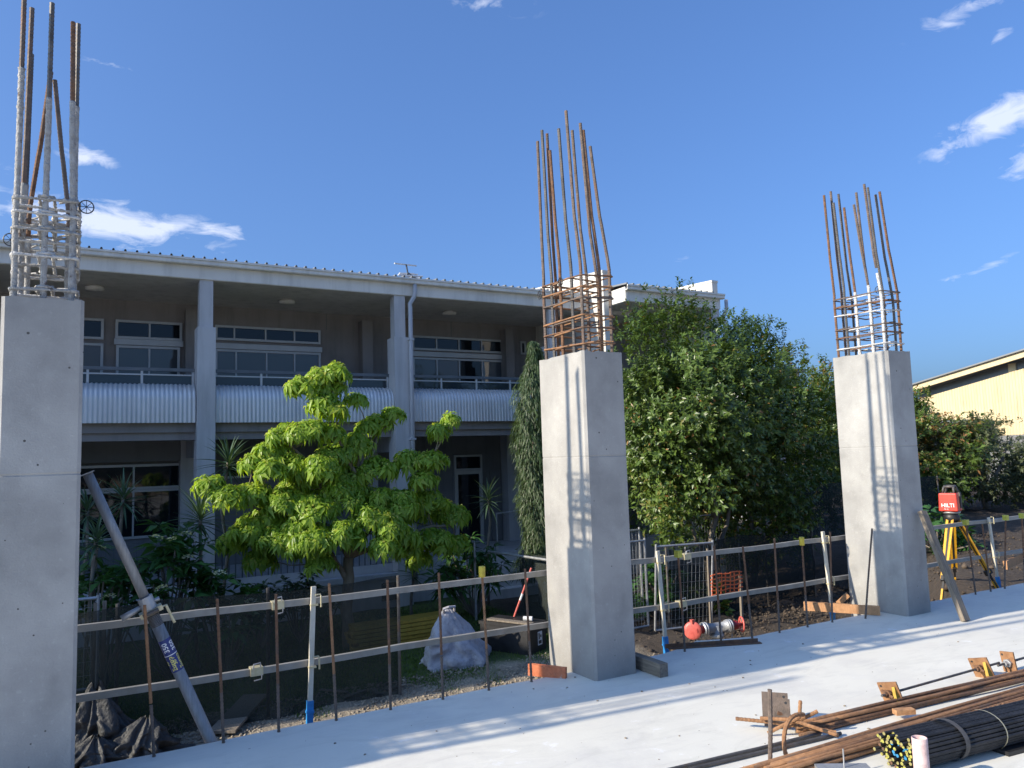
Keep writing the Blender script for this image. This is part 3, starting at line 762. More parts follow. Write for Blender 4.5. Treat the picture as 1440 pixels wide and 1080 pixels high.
# unseen wing block added out of the picture on the left to shade the garden
def shade_wing():
    t = thing('added_shade_wing', 'unseen two storey wing added beyond the left edge of the picture to cast shade', 'building', (-11, 14, GZ))
    MB().box(-14, -7.9, 10.85, 22, GZ, 5.45).build('wall', M['wall'], t)
    MB().box(-14.3, -7.8, 10.75, 22.2, 5.45, 5.6).build('roof', M['grey_roof'], t)
shade_wing()

def antenna():
    t = thing('tv_antenna', 'white television antenna on the roof edge of the grey building', 'antenna', (7.35, 17.4, 5.7))
    MB().tube((7.35, 17.4, 5.55), (7.2, 17.4, 6.12), .012, 6).build('mast', M['dark_alu'], t)
    MB().tube((6.93, 17.4, 6.46), (7.0, 17.45, 6.18), .02, 6).build('mast', M['dark_alu'], t)
    MB().tube((7.0, 17.45, 6.26), (7.4, 17.5, 6.05), .018, 6).build('boom', M['dark_alu'], t)
    for (a, b) in (((6.55, 17.2, 6.40), (7.32, 17.7, 6.53)), ((6.7, 17.3, 6.17), (7.35, 17.7, 6.31)), ((6.6, 17.1, 6.10), (7.3, 17.6, 6.20)), ((6.75, 17.4, 6.22), (7.25, 17.7, 6.32)), ((6.85, 17.3, 6.14), (7.4, 17.5, 6.22))):
        MB().tube(a, b, .018, 6).build('element', M['white'], t)
antenna()

# cream building far off on the right
def cream_building():
    t = thing('cream_building', 'distant cream clad building with sloping roof and dark clerestory strip', 'building', (42, 15, GZ))
    X = 40.0
    ya, yb = 25.8, 4.0
    def rz(y): return 4.62 + (25.44 - y) * .192       # rake of the roof
    m = MB(); n = 150; front = []; top = []
    for i in range(n * 4 + 1):
        y = ya + (yb - ya) * i / (n * 4); d = .03 * (1 if (i % 4) in (0, 1) else 0)
        front.append((X - d, y, 1.98)); top.append((X - d, y, rz(y) - .45))
    m.sheet([front, top]); m.box(X + .01, X + 14, yb, ya, GZ, 1.97); m.build('wall', M['cream_clad'], t)
    MB().box(X - .05, X - .002, yb, ya, GZ, 1.96).build('base_wall', M['wall_lo'], t)
    m = MB(); m.add([(X + .2, ya, rz(ya) - .47), (X + .2, yb, rz(yb) - .47), (X + .2, yb, rz(yb)), (X + .2, ya, rz(ya))], [(0, 1, 2, 3)]); m.build('clerestory', M['dark_alu'], t)
    for y in (21.0, 17.5, 14): MB().box(X + .1, X + .25, y - .35, y, rz(y) - .5, rz(y) + .02).build('pier', M['cream_clad'], t)
    MB().beam((X - .6, ya + .8, rz(ya + .8) + .12), (X - .6, yb, rz(yb) + .12), .1, .3, (0, 0, 1)).build('barge_board', M['cream_clad'], t)
    MB().beam((X + 6, ya + .8, rz(ya + .8) + .30), (X + 6, yb, rz(yb) + .30), 13.6, .07, (0, 0, 1)).build('roof', M['grey_roof'], t)
    MB().box(X + 1, X + 3, 18.4, 20.3, 5.4, 6.5).build('roof_vent', M['cream_clad'], t)
    MB().box(X - 2.2, X - .04, 21.9, 25.2, 2.55, 2.8).build('canopy', M['grey_roof'], t)
    MB().box(X - 2.1, X - .04, 22.6, 25.1, 2.3, 2.55).build('canopy_fascia', M['fin'], t)
cream_building()
def pale_block():
    t = thing('pale_building', 'sliver of a pale grey building roof above the big tree', 'building', (26, 24, GZ))
    MB().box(24.6, 28, 23.5, 26, GZ, 5.0).build('wall', M['trim'], t)
    MB().box(24.4, 28.2, 23.3, 26.2, 5.0, 5.15).build('roof', M['grey_roof'], t)
pale_block()
def red_banner():
    t = thing('site_banner', 'red banner over a dull yellow panel at the far right edge', 'banner', (27, 14.0, -.2))
    MB().box(27, 27.05, 12.6, 14.0, .25, .95).build('banner', M['sign_red'], t)
    MB().box(27.001, 27.049, 12.7, 13.95, -.75, .25).build('panel', M['sign_yel'], t)
    for y in (14.03, 13.3): MB().tube((26.95, y, GZ), (26.95, y, 1.0), .035, 8).build('post', M['white'] if y < 14 else M['greysteel'], t)
red_banner()

# ------------------------------------------------------------------ foliage
def unit(a): return a / np.maximum(np.linalg.norm(a, axis=-1, keepdims=True), 1e-9)
def leaves_np(P, D, N, L, W, droop=.25, fold=.25):
    """P base points, D directions, N rough normals; five points and four triangles per leaf"""
    D = unit(D); S = unit(np.cross(N, D)); Nn = np.cross(D, S); L = L[:, None]; W = W[:, None]
    zd = np.array([0, 0, -1.0])
    mid = P + D * L * .5 + zd * L * droop * .25
    tip = P + D * L + zd * L * droop
    le = P + D * L * .42 + S * W * .5 + Nn * W * fold + zd * L * droop * .2
    ri = P + D * L * .42 - S * W * .5 + Nn * W * fold + zd * L * droop * .2
    V = np.stack([P, le, mid, ri, tip], 1).reshape(-1, 3)
    b = (np.arange(len(P)) * 5)[:, None, None]
    T = (np.array([[0, 1, 2], [1, 4, 2], [2, 4, 3], [0, 2, 3]])[None] + b).reshape(-1, 3)
    return V, T
def rand_unit(rs, n): return unit(rs.normal(size=(n, 3)))
def grow(points, seed=0):
    """smooth wobbling limb through the given points"""
    rg_ = random.Random(seed); out = []
    pts = [Vector(p) for p in points]
    for a, b in zip(pts[:-1], pts[1:]):
        n = 4; l = (b - a).length
        for i in range(n):
            t_ = i / n; out.append(a + (b - a) * t_ + Vector((rg_.uniform(-1, 1), rg_.uniform(-1, 1), rg_.uniform(-.5, .5))) * l * (.03 if 0 < i else 0))
    out.append(pts[-1]); return out
def limb(m, pts, r0, r1, n=7, seed=0):
    g = grow(pts, seed); k = len(g); m.path(g, [r0 + (r1 - r0) * i / (k - 1) for i in range(k)], n); return m

# --- the bright young tree in front of the building
MOUNDS = [(3.14, 12.5, 2.94, 0.3), (3.67, 12.5, 3.17, 0.28), (3.49, 12.4, 2.65, 0.33), (4.54, 12.9, 2.36, 0.28), (4.8, 12.8, 2.53, 0.2), (2.85, 12.5, 2.17, 0.3), (3.25, 12.3, 2.22, 0.3), (2.58, 12.5, 1.9, 0.22), (2.94, 12.4, 1.66, 0.33), (3.34, 12.2, 1.65, 0.33), (4.05, 12.6, 1.99, 0.33), (3.71, 12.3, 1.18, 0.38), (4.35, 12.4, 1.55, 0.36), (5.0, 12.6, 1.68, 0.32), (5.59, 12.6, 2.21, 0.22), (5.82, 12.6, 2.39, 0.18), (5.47, 12.6, 1.67, 0.28), (1.74, 12.5, 1.38, 0.3), (2.06, 12.6, 1.25, 0.24), (2.41, 12.5, 1.24, 0.33), (2.8, 12.3, 1.11, 0.36), (3.19, 12.1, 0.99, 0.36), (2.29, 12.4, 0.71, 0.33), (2.1, 12.8, 0.48, 0.28), (2.67, 12.2, 0.53, 0.36), (3.03, 11.9, 0.47, 0.36), (3.55, 11.8, 0.6, 0.36), (3.27, 12.0, 0.17, 0.25), (4.08, 12.0, 0.83, 0.38), (4.68, 12.3, 1.01, 0.38), (5.32, 12.6, 0.97, 0.38), (5.97, 12.9, 0.67, 0.33), (4.55, 12.0, 0.46, 0.36), (5.35, 12.4, 0.31, 0.36), (5.97, 12.8, 0.17, 0.28), (4.2, 11.7, 0.36, 0.28), (2.51, 12.7, 0.2, 0.28), (5.2, 12.7, -0.05, 0.25), (4.12, 12.8, 2.75, 0.2), (4.42, 13.0, 1.03, 0.4), (3.2, 13.0, 1.33, 0.4), (3.8, 13.0, 1.78, 0.36), (5.15, 13.2, 0.73, 0.36), (2.75, 13.1, 0.88, 0.33)]
def fill_mounds():
    rg_ = random.Random(77); out = []; base_ = list(MOUNDS)
    while len(out) < 46:
        a = rg_.choice(base_); b = rg_.choice(base_); d = math.dist(a[:3], b[:3])
        if .35 < d < 1.15:
            k = rg_.uniform(.35, .65)
            out.append((a[0] + (b[0] - a[0]) * k, a[1] + (b[1] - a[1]) * k + rg_.uniform(-.25, .25), a[2] + (b[2] - a[2]) * k + rg_.uniform(-.05, .1), rg_.uniform(.2, .32)))
    return out
MOUNDS += fill_mounds()
def bright_tree():
    base = (3.84, 12.4, GZ)
    t = thing('young_tree', 'sunlit bright green tree with drooping leaf clusters before the verandah', 'tree', base)
    rs = np.random.RandomState(7); rg_ = random.Random(7)
    fork = (3.84, 12.4, .12)
    m = MB(); limb(m, [(3.84, 12.4, GZ - .05), (3.82, 12.4, -.5), fork], .105, .08, 10, 1)
    trunk = m.build('trunk', M['bark'], t, True)
    mains = [[fork, (3.95, 12.4, .8), (3.96, 12.4, 1.5), (3.75, 12.42, 1.95), (3.55, 12.45, 2.5)],
             [(3.84, 12.4, -.3), (3.55, 12.35, .2), (2.9, 12.4, .75), (2.2, 12.5, 1.1)],
             [fork, (4.3, 12.45, .6), (5.0, 12.6, 1.15), (5.5, 12.6, 1.8)],
             [fork, (3.6, 12.5, .9), (3.3, 12.5, 1.6), (2.9, 12.5, 2.0)],
             [(3.95, 12.4, .9), (4.2, 12.6, 1.4), (4.5, 12.8, 2.1)],
             [fork, (4.6, 12.5, .3), (5.4, 12.6, .5), (5.9, 12.8, .45)],
             [(3.96, 12.4, 1.0), (4.05, 12.5, 1.5), (4.1, 12.6, 1.9)]]
    nodes = []
    for i, p in enumerate(mains):
        mm = MB(); limb(mm, p, .05 if i else .055, .018, 7, 20 + i); mm.build('limb', M['bark'], t, True)
        nodes += grow(p, 20 + i)
    for i, (x, y, z, r) in enumerate(MOUNDS):
        q = min(nodes, key=lambda n_: (n_ - Vector((x, y, z - .1))).length + (0.4 if n_.z > z else 0))
        mm = MB(); limb(mm, [q, (q * .4 + Vector((x, y, z - .15)) * .6), (x, y, z)], .014, .006, 5, 60 + i); mm.build('twig', M['bark'], t, True)
    # a few palmate clusters of hanging leaflets, shared between all the copies
    protos = []
    for v in range(6):
        n = 9 + v % 3; a = np.linspace(0, 2 * PI, n, endpoint=False) + rs.uniform(-.25, .25, n)
        el = rs.uniform(-.85, .15, n)
        D = np.stack([np.cos(a) * np.cos(el), np.sin(a) * np.cos(el), np.sin(el)], 1)
        P = D * .03; Nn = np.tile([0, 0, 1.0], (n, 1)) + rs.normal(0, .2, (n, 3))
        L = rs.uniform(.15, .235, n); W = L * rs.uniform(.30, .40, n)
        V1, T1 = leaves_np(P, D, Nn, L, W, droop=.55, fold=.18)
        # smaller inner leaflets standing up
        k = 5; a = rs.uniform(0, 2 * PI, k); el = rs.uniform(.1, .7, k)
        D = np.stack([np.cos(a) * np.cos(el), np.sin(a) * np.cos(el), np.sin(el)], 1)
        L2 = rs.uniform(.08, .13, k)
        V2, T2 = leaves_np(D * .02, D, np.tile([0, 0, 1.0], (k, 1)) + rs.normal(0, .3, (k, 3)), L2, L2 * .4, droop=.5, fold=.2)
        V = np.concatenate([V1, V2]); T = np.concatenate([T1, T2 + len(V1)])
        ti = np.concatenate([np.repeat(rs.uniform(.0, .65, n), 5), np.repeat(rs.uniform(.4, .8, k), 5)])
        protos.append((V, T, ti))
    places = []
    for mi_, (x, y, z, r) in enumerate(MOUNDS):
        n = int(40 * (r / .33) ** 2) + 8
        for i in range(n):
            d = rand_unit(rs, 1)[0]; d[2] = abs(d[2]) * 1.1 - .45
            q = np.array([x, y, z]) + d * r * np.array([1.05, 1.0, .85]) * rs.uniform(.6, 1.0)
            yaw = math.atan2(d[1], d[0]); tiltv = min(1.0, max(0, .9 - d[2])) * .8
            places.append((q, yaw, tiltv, rs.uniform(.42, .95), rs.randint(6)))
    camv = np.array([0, 0, 1.65])
    places.sort(key=lambda p: np.linalg.norm(p[0] - camv))
    near = places[:300]; far = places[300:]
    meshes = []
    def rotm(yaw, tilt): return np.array(Matrix.Rotation(yaw, 3, 'Z') @ Matrix.Rotation(tilt, 3, 'Y'))
    first = {}
    b0 = np.array(base)
    for q, yaw, tl, s_, k in near:
        if k not in first:
            V, T, ti = protos[k]
            o = np_mesh('leaf_cluster', V + b0, T, M['leaf_bright'], t, ti); first[k] = o
        else:
            o = copy_part(first[k], t)
        o.location = tuple(q - b0)
        o.rotation_euler = (Matrix.Rotation(yaw, 3, 'Z') @ Matrix.Rotation(tl, 3, 'Y')).to_euler(); o.scale = (s_, s_, s_)
    VV = []; TT = []; tt = []; n0 = 0
    for q, yaw, tl, s_, k in far:
        V, T, ti = protos[k]
        VV.append((V * s_) @ rotm(yaw, tl).T + q); TT.append(T + n0); n0 += len(V); tt.append(np.clip(ti + rs.uniform(-.1, .14), 0, 1))
    stuff(np_mesh('crown', np.concatenate(VV), np.concatenate(TT), M['leaf_bright'], t, np.concatenate(tt)))
bright_tree()

# --- bushy trees built of whorled shoots
def bushy_tree(name, label, base, c, rad, n_clump, n_shoot, leaf, mat, bark, seed, limbs, shoots_up=0.5, leaves_per=8, spread=.42, extra=(), inner=.35, zmin=None):
    t = thing(name, label, 'tree', base)
    rs = np.random.RandomState(seed)
    for i, pts in enumerate(limbs):
        m = MB(); limb(m, pts, .085 if i == 0 else .06, .02, 8, seed * 7 + i); m.build('trunk' if i == 0 else 'limb', bark, t, True)
    c = np.array(c); rad = np.array(rad)
    cl = []
    while len(cl) < n_clump:
        d = rand_unit(rs, 1)[0]; k = rs.uniform(inner, 1.0) ** .6
        wob = 1 + .16 * math.sin(3 * math.atan2(d[1], d[0]) + seed) + .12 * math.sin(5 * d[2] + 2 * seed)
        p = c + d * rad * k * wob
        if zmin is not None and p[2] < zmin: continue
        cl.append((p, d))
    cl += [(np.array(p), np.array((0, 0, 1.0))) for p in extra]
    Ps, Ds, Ns, Ls, Ws, Ts = [], [], [], [], [], []
    for p, d in cl:
        ns = int(n_shoot * rs.uniform(.6, 1.4)); tone = rs.uniform(-.26, .3)
        o = np.clip(rs.normal(0, 1, (ns, 3)), -1.5, 1.5) * np.array([spread, spread, spread * .85]) * .55
        q = p + o
        sd = unit(d * .6 + unit(o) * .5 + np.array([0, 0, shoots_up]) + rs.normal(0, .25, (ns, 3)))
        for j in range(leaves_per):
            a = 2.4 * j + rs.uniform(0, 6.28, ns)
            side = unit(np.cross(sd, rs.normal(0, 1, (ns, 3))))
            side2 = np.cross(sd, side)
            rd = side * np.cos(a)[:, None] + side2 * np.sin(a)[:, None]
            h = (j / leaves_per) * leaf * 1.5
            Ps.append(q + sd * h); Ds.append(rd + sd * rs.uniform(.25, .9, (ns, 1))); Ns.append(sd)
            L_ = leaf * rs.uniform(.75, 1.2, ns); Ls.append(L_); Ws.append(L_ * rs.uniform(.36, .48, ns))
            ti = np.clip(.32 + tone + .22 * (j / leaves_per) + rs.uniform(-.2, .2, ns), 0, .86)
            ti[rs.rand(ns) < (.25 if rs.rand() < .02 else .004)] = 1.0
            Ts.append(np.repeat(ti, 5))
    V, T = leaves_np(np.concatenate(Ps), np.concatenate(Ds), np.concatenate(Ns), np.concatenate(Ls), np.concatenate(Ws), droop=.12, fold=.16)
    stuff(np_mesh('crown', V, T, mat, t, np.concatenate(Ts)))
    return t
# big rounded tree between the middle and right columns
tz = [(9.1, 11.2, 4.15), (9.75, 11.0, 4.45), (9.8, 11.1, 4.1), (10.6, 11.2, 4.15), (11.6, 11.3, 4.15), (12.0, 11.2, 3.95), (8.6, 10.9, 3.7), (9.3, 11.2, 3.8), (11.2, 11.2, 3.9), (12.5, 11.0, 3.5), (10.2, 11.0, 4.05)]
bushy_tree('shade_tree', 'big dense dark green tree filling the gap between middle and right columns', (10.5, 11.2, GZ), (10.7, 11.1, 2.1), (2.25, 1.7, 2.0), 175, 66, .095, M['leaf_dark'], M['bark_dk'], 3,
           [[(10.5, 11.2, GZ - .1), (10.45, 11.2, -.4), (10.7, 11.1, .7), (10.9, 11.1, 2.0)], [(10.45, 11.2, -.4), (10.0, 11.0, .1), (9.4, 10.8, 1.0)], [(10.48, 11.2, -.5), (11.0, 11.2, .2), (11.5, 11.3, 1.3)], [(10.6, 11.1, .4), (10.3, 11.0, 1.6), (10.1, 11.0, 2.8)]],
           extra=tz, zmin=.1)
# trees further right
bushy_tree('shade_tree', 'low dark tree added behind the big tree trunk to cover a lit pillar', (13.4, 12.9, GZ), (13.3, 12.9, .6), (1.5, 1.0, 1.7), 46, 46, .11, M['leaf_dark'], M['bark_dk'], 15,
           [[(13.4, 12.9, GZ - .1), (13.4, 12.9, .2), (13.3, 12.9, 1.4)]], zmin=-1.1)  # added tree: covers the sunlit pillar so the gap stays dark
bushy_tree('shade_tree', 'dark leafy tree behind the big tree at its right shoulder', (15.5, 13.2, GZ), (15.6, 13.2, 1.7), (1.9, 1.9, 1.9), 70, 46, .11, M['leaf_dark'], M['bark_dk'], 5,
           [[(15.5, 13.2, GZ - .1), (15.5, 13.2, .4), (15.7, 13.2, 1.8)]], zmin=-.9)
bushy_tree('shade_tree', 'deep green tree just right of the right column under the cream building', (19.6, 13.0, GZ), (19.5, 13.1, 1.35), (1.6, 1.7, 1.55), 66, 46, .12, M['leaf_dark'], M['bark_dk'], 6,
           [[(19.6, 13.0, -.3), (19.6, 13.0, .6), (19.4, 13.1, 1.8)], [(19.6, 13.0, .2), (20.3, 12.8, 1.2)]], extra=[(18.9, 13.4, 3.2), (18.6, 13.4, 2.9), (20.1, 13.0, 2.8)], zmin=.1)
bushy_tree('olive_tree', 'thin olive grey tree at the right edge above the tripod', (21.5, 11.9, -.1), (21.4, 12.0, 1.15), (2.1, 1.8, 1.05), 64, 40, .10, M['leaf_olive'], M['bark_dk'], 8,
           [[(21.3, 12.0, -.2), (21.1, 12.1, .7), (20.6, 12.2, 1.8)], [(21.3, 12.0, .1), (21.7, 11.8, 1.0), (22.2, 11.7, 1.8)], [(21.2, 12.0, .4), (21.4, 12.2, 1.7)]], shoots_up=.2, zmin=.1)
bushy_tree('olive_tree', 'olive grey tree cut off by the right edge of the picture', (24.5, 11.6, -.1), (24.4, 11.6, 1.1), (2.2, 1.6, 1.0), 52, 38, .11, M['leaf_olive'], M['bark_dk'], 9,
           [[(24.5, 11.6, -.2), (24.4, 11.6, .8), (24.2, 11.7, 1.8)]], shoots_up=.2, zmin=.1)
bushy_tree('shade_tree', 'small dark tree crown peeking over the right column top', (24.0, 19.0, GZ), (24.0, 19.0, 2.4), (2.4, 2.2, 2.4), 60, 40, .14, M['leaf_dark'], M['bark_dk'], 12,
           [[(24, 19, GZ), (24, 19, 2.0)]], zmin=-.6)

# --- weeping column-shaped tree beside the middle column
def weeping():
    base = (8.0, 13.3, GZ)
    t = thing('weeping_tree', 'tall narrow weeping tree hanging beside the middle column', 'tree', base)
    m = MB(); limb(m, [(8.0, 13.3, GZ), (8.0, 13.3, 1), (8.03, 13.3, 3.9)], .05, .01, 7, 3); m.build('trunk', M['bark_dk'], t, True)
    rs = np.random.RandomState(4); n = 22000
    a = rs.uniform(0, 2 * PI, n); z = rs.uniform(-.7, 4.0, n); r = (.36 * np.minimum(1, (4.1 - z) / 1.3) + .04) * np.sqrt(rs.uniform(.15, 1, n)) * (1 + .12 * np.sin(z * 3.3 + 2 * np.cos(a)))
    r = r * (1 + .3 * np.sin(z * 6.1 + 3 * a) * np.sin(2 * a + z))
    P = np.stack([8.0 + .06 * np.sin(z * 2.3) + r * np.cos(a), 13.3 + r * np.sin(a), z], 1)
    D = np.stack([np.cos(a) * .5, np.sin(a) * .5, -np.ones(n)], 1) + rs.normal(0, .38, (n, 3))
    Nn = np.stack([np.cos(a), np.sin(a), np.full(n, .5)], 1) + rs.normal(0, .4, (n, 3))
    L = rs.uniform(.07, .15, n)
    V, T = leaves_np(P, D, Nn, L, L * .15, droop=.3, fold=.1)
    stuff(np_mesh('crown', V, T, M['leaf_weep'], t, np.repeat(rs.uniform(.1, .8, n), 5)))
weeping()

# --- spiky plants: every blade is a part
def blade_mesh(L, w, bend):
    V = []; F = []; n = 5
    for i in range(n + 1):
        s_ = i / n; ww = w * (1 - s_ ** 2) * (.6 + .4 * min(1, s_ * 4)) + .001
        x = L * s_; z = -bend * L * s_ * s_
        V += [(x, ww, z + ww * .5), (x, 0, z), (x, -ww, z + ww * .5)]
    for i in range(n):
        b = i * 3
        F += [(b, b + 1, b + 4), (b, b + 4, b + 3), (b + 1, b + 2, b + 5), (b + 1, b + 5, b + 4)]
    return np.array(V), np.array(F)
def yucca(label, base, head, n, L, seed, elmin=-50):
    t = thing('yucca_plant', label, 'plant', base)
    rg_ = random.Random(seed); rs = np.random.RandomState(seed)
    m = MB(); limb(m, [base, head], .03, .025, 7, seed); m.build('stem', M['bark_dk'], t, True)
    protos = []
    for k in range(3):
        V, F = blade_mesh(L * (.8 + .2 * k), .014 + .003 * k, .08 + .12 * k)
        protos.append((V, F))
    first = {}
    for i in range(n):
        k = rg_.randrange(3); yaw = i * 2.4 + rg_.uniform(-.3, .3); el = R(elmin + (80 - elmin) * ((i + .5) / n) ** .8 + rg_.uniform(-8, 8))
        if k not in first:
            V, F = protos[k]
            o = np_mesh('leaf', V + np.array(base), F, M['leaf_yucca'], t, np.full(len(V), rs.uniform(.2, .7))); first[k] = o
        else: o = copy_part(first[k], t)
        zz = -L * .35 * (1 - i / n)
        o.location = (head[0] - base[0], head[1] - base[1], head[2] - base[2] + zz)
        o.rotation_euler = (Matrix.Rotation(yaw, 3, 'Z') @ Matrix.Rotation(-el, 3, 'Y')).to_euler()
yucca('spiky yucca rising beside the left verandah pillar above the bright tree', (2.12, 13.6, GZ), (2.15, 13.4, 1.75), 52, .48, 1)
yucca('large dark yucca in front of the left verandah pillar', (1.6, 12.5, GZ), (1.58, 12.35, .95), 56, .50, 2)
yucca('small round yucca between left column and leaning prop', (.2, 11.8, GZ), (.22, 11.7, .78), 40, .36, 3, -30)
yucca('yucca behind the top of the leaning prop', (.62, 13.7, GZ), (.62, 13.6, 1.25), 44, .45, 4)
yucca('yucca at the left column edge below the windows', (.1, 13.2, GZ), (.12, 13.1, 1.1), 40, .42, 5)
yucca('slender yucca before the ground floor door', (7.3, 14.2, GZ), (7.3, 14.1, .85), 46, .42, 6)
yucca('low dark yucca below the bright tree near the second pillar', (5.4, 13.6, GZ), (5.4, 13.5, -.35), 34, .42, 7, -35)

# --- broad-leaved shrubs: whorls of big leaves are parts
def broad_shrub(name, label, base, c, rad, n, L, mat, seed, flowers=0, width=.32, droop=.35):
    t = thing(name, label, 'shrub', base)
    rs = np.random.RandomState(seed); protos = []
    for k in range(4):
        q = 10 + k; a = np.linspace(0, 2 * PI, q, endpoint=False) + rs.uniform(-.3, .3, q); el = rs.uniform(-.2, .75, q)
        D = np.stack([np.cos(a) * np.cos(el), np.sin(a) * np.cos(el), np.sin(el)], 1); l = L * rs.uniform(.7, 1.1, q)
        protos.append(leaves_np(D * .03, D, np.tile([0, 0, 1.0], (q, 1)) + rs.normal(0, .2, (q, 3)), l, l * width, droop=droop, fold=.15))
    b0 = np.array(base); first = {}; tops = []
    for i in range(n):
        d = rand_unit(rs, 1)[0]; d[2] = abs(d[2]); p = np.array(c) + d * np.array(rad) * rs.uniform(.55, 1.0)
        tops.append(p)
        k = rs.randint(4)
        if k not in first:
            V, T = protos[k]; first[k] = o = np_mesh('leaf_whorl', V + b0, T, mat, t, np.repeat(rs.uniform(.1, .8, len(V) // 5), 5))
        else: o = copy_part(first[k], t)
        o.location = tuple(p - b0); o.rotation_euler = (rs.uniform(-.3, .3) - d[1] * .4, rs.uniform(-.3, .3) + d[0] * .4, rs.uniform(0, 6.28))
        s_ = rs.uniform(.8, 1.15); o.scale = (s_, s_, s_)
    m = MB()
    for p in tops[::2]: m.path(grow([base, (base[0] * .4 + p[0] * .6, base[1] * .4 + p[1] * .6, base[2] * .5 + p[2] * .5), tuple(p)], 3), .012, 5)
    m.build('stems', M['bark_dk'], t)
    tops.sort(key=lambda p: p[1] - p[2] * .7)
    fp = None
    for i in range(flowers):
        p = tops[(i * 3) % len(tops)] + np.array([rs.uniform(-.1, .1), -.06, .10])
        if fp is None:
            q = 40; a = rs.uniform(0, 2 * PI, q); o_ = rand_unit(rs, q) * np.array([.075, .075, .05]); o_[:, 2] = abs(o_[:, 2])
            D = np.stack([np.cos(a), np.sin(a), np.full(q, .5)], 1)
            V, T = leaves_np(o_, D, np.tile([0, 0, 1.0], (q, 1)), np.full(q, .04), np.full(q, .03), droop=.1, fold=.1)
            fp = o = np_mesh('flower_head', V + b0, T, M['petal'], t, np.repeat(rs.uniform(0, 1, q), 5))
        else: o = copy_part(fp, t)
        o.location = tuple(p - b0); o.rotation_euler = (rs.uniform(-.4, .2), rs.uniform(-.3, .3), rs.uniform(0, 6.28))
broad_shrub('frangipani_shrub', 'dark broad leaved shrub with white flower heads left of the leaning prop', (.35, 12.0, GZ), (.35, 12.0, -.35), (.55, .5, 1.0), 34, .30, M['leaf_shade'], 1, 3)
broad_shrub('frangipani_shrub', 'largest white flowered shrub right behind the middle of the leaning prop', (1.15, 12.1, GZ), (1.15, 12.1, -.4), (.65, .6, 1.35), 52, .32, M['leaf_shade'], 2, 5)
broad_shrub('frangipani_shrub', 'low white flowered shrub between the prop and the bright tree', (1.9, 11.9, GZ), (1.85, 11.9, -.65), (.6, .5, .95), 38, .28, M['leaf_shade'], 3, 2)
broad_shrub('canna_clump', 'lush broad leaved clump under the right side of the bright tree', (6.5, 13.2, GZ), (6.45, 13.3, -.75), (.75, .6, 1.0), 46, .36, M['leaf_shade'], 4, 0, .22, .5)
broad_shrub('garden_shrub', 'pale green rounded shrub left of the bright tree trunk', (3.25, 13.2, GZ), (3.25, 13.2, -.75), (.4, .35, .65), 34, .17, M['leaf_yucca'], 5, 0, .4)
broad_shrub('garden_shrub', 'small grey green shrub below the left side of the bright tree', (2.65, 13.2, GZ), (2.65, 13.2, -.8), (.35, .3, .6), 28, .16, M['leaf_yucca'], 6, 0, .4)
broad_shrub('garden_shrub', 'low shrub right against the bright tree trunk base', (3.75, 13.6, GZ), (3.75, 13.6, -.95), (.4, .3, .45), 26, .16, M['leaf_shade'], 7, 0, .4)
broad_shrub('garden_shrub', 'leafy weeds behind the leaning mesh fence panel', (9.1, 11.1, GZ), (9.2, 11.1, -1.2), (.9, .4, .85), 60, .20, M['leaf_shade'], 8, 0, .4)
broad_shrub('garden_shrub', 'sunny weeds beside the orange mesh scrap', (10.0, 10.7, GZ), (9.9, 10.7, -1.25), (.5, .35, .6), 34, .18, M['leaf_dark'], 9, 0, .4)
broad_shrub('garden_shrub', 'dark low bush behind the surveying tripod', (13.0, 8.2, -.2), (13.0, 8.3, -.2), (.9, .6, .75), 50, .2, M['leaf_shade'], 10, 0, .4)

# --- lawn blades and gravel
def lawn():
    rs = np.random.RandomState(2); n = 52000
    x = rs.uniform(-.5, 7.2, n); y = 9.2 + rs.uniform(0, 1, n) ** 1.2 * 5.8
    keep = (y + .35 * np.sin(x * 3.1) + .25 * np.sin(x * 7.7 + 1) > 9.75 + rs.uniform(-.25, .25, n)); x, y = x[keep], y[keep]; n = len(x)
    P = np.stack([x, y, np.full(n, GZ - .01)], 1); D = rs.normal(0, .45, (n, 3)); D[:, 2] = 1
    D = unit(D); s_ = unit(np.cross(D, rs.normal(0, 1, (n, 3)))) * .006; L = rs.uniform(.03, .075, n)[:, None]
    V = np.stack([P - s_, P + s_, P + D * L], 1).reshape(-1, 3)
    stuff(np_mesh('lawn_grass', V, np.arange(3 * n).reshape(-1, 3), M['grass'], None, np.repeat(rs.uniform(0, 1, n), 3)), 'short shaded lawn grass between the slab and the building', 'grass')
lawn()
def pebbles():
    rs = np.random.RandomState(9); n = 5200
    x = rs.uniform(.3, 7.5, n); y = rs.uniform(8.8, 10.2, n); s_ = rs.uniform(.008, .026, n)
    # loose soil clods further right
    pass
    ox = np.array([[1, 0, 0], [-1, 0, 0], [0, 1, 0], [0, -1, 0], [0, 0, .7], [0, 0, -.7]], dtype=float)
    z = np.array([ground_h(a, b) for a, b in zip(x, y)])
    k = len(x)
    V = (np.stack([x, y, z + s_ * .4], 1)[:, None, :] + ox[None] * s_[:, None, None] * rs.uniform(.6, 1.3, (k, 6, 1))).reshape(-1, 3)
    F = np.array([[0, 2, 4], [2, 1, 4], [1, 3, 4], [3, 0, 4], [2, 0, 5], [1, 2, 5], [3, 1, 5], [0, 3, 5]])
    T = (F[None] + (np.arange(k) * 6)[:, None, None]).reshape(-1, 3)
    stuff(np_mesh('gravel', V, T, M['pebble'], None), 'loose gravel and soil clods along the slab edge', 'gravel')
M['pebble'] = surf('gravel_stone', (.12, .095, .07), (.40, .34, .26), scale=5, rough=.9)
pebbles()
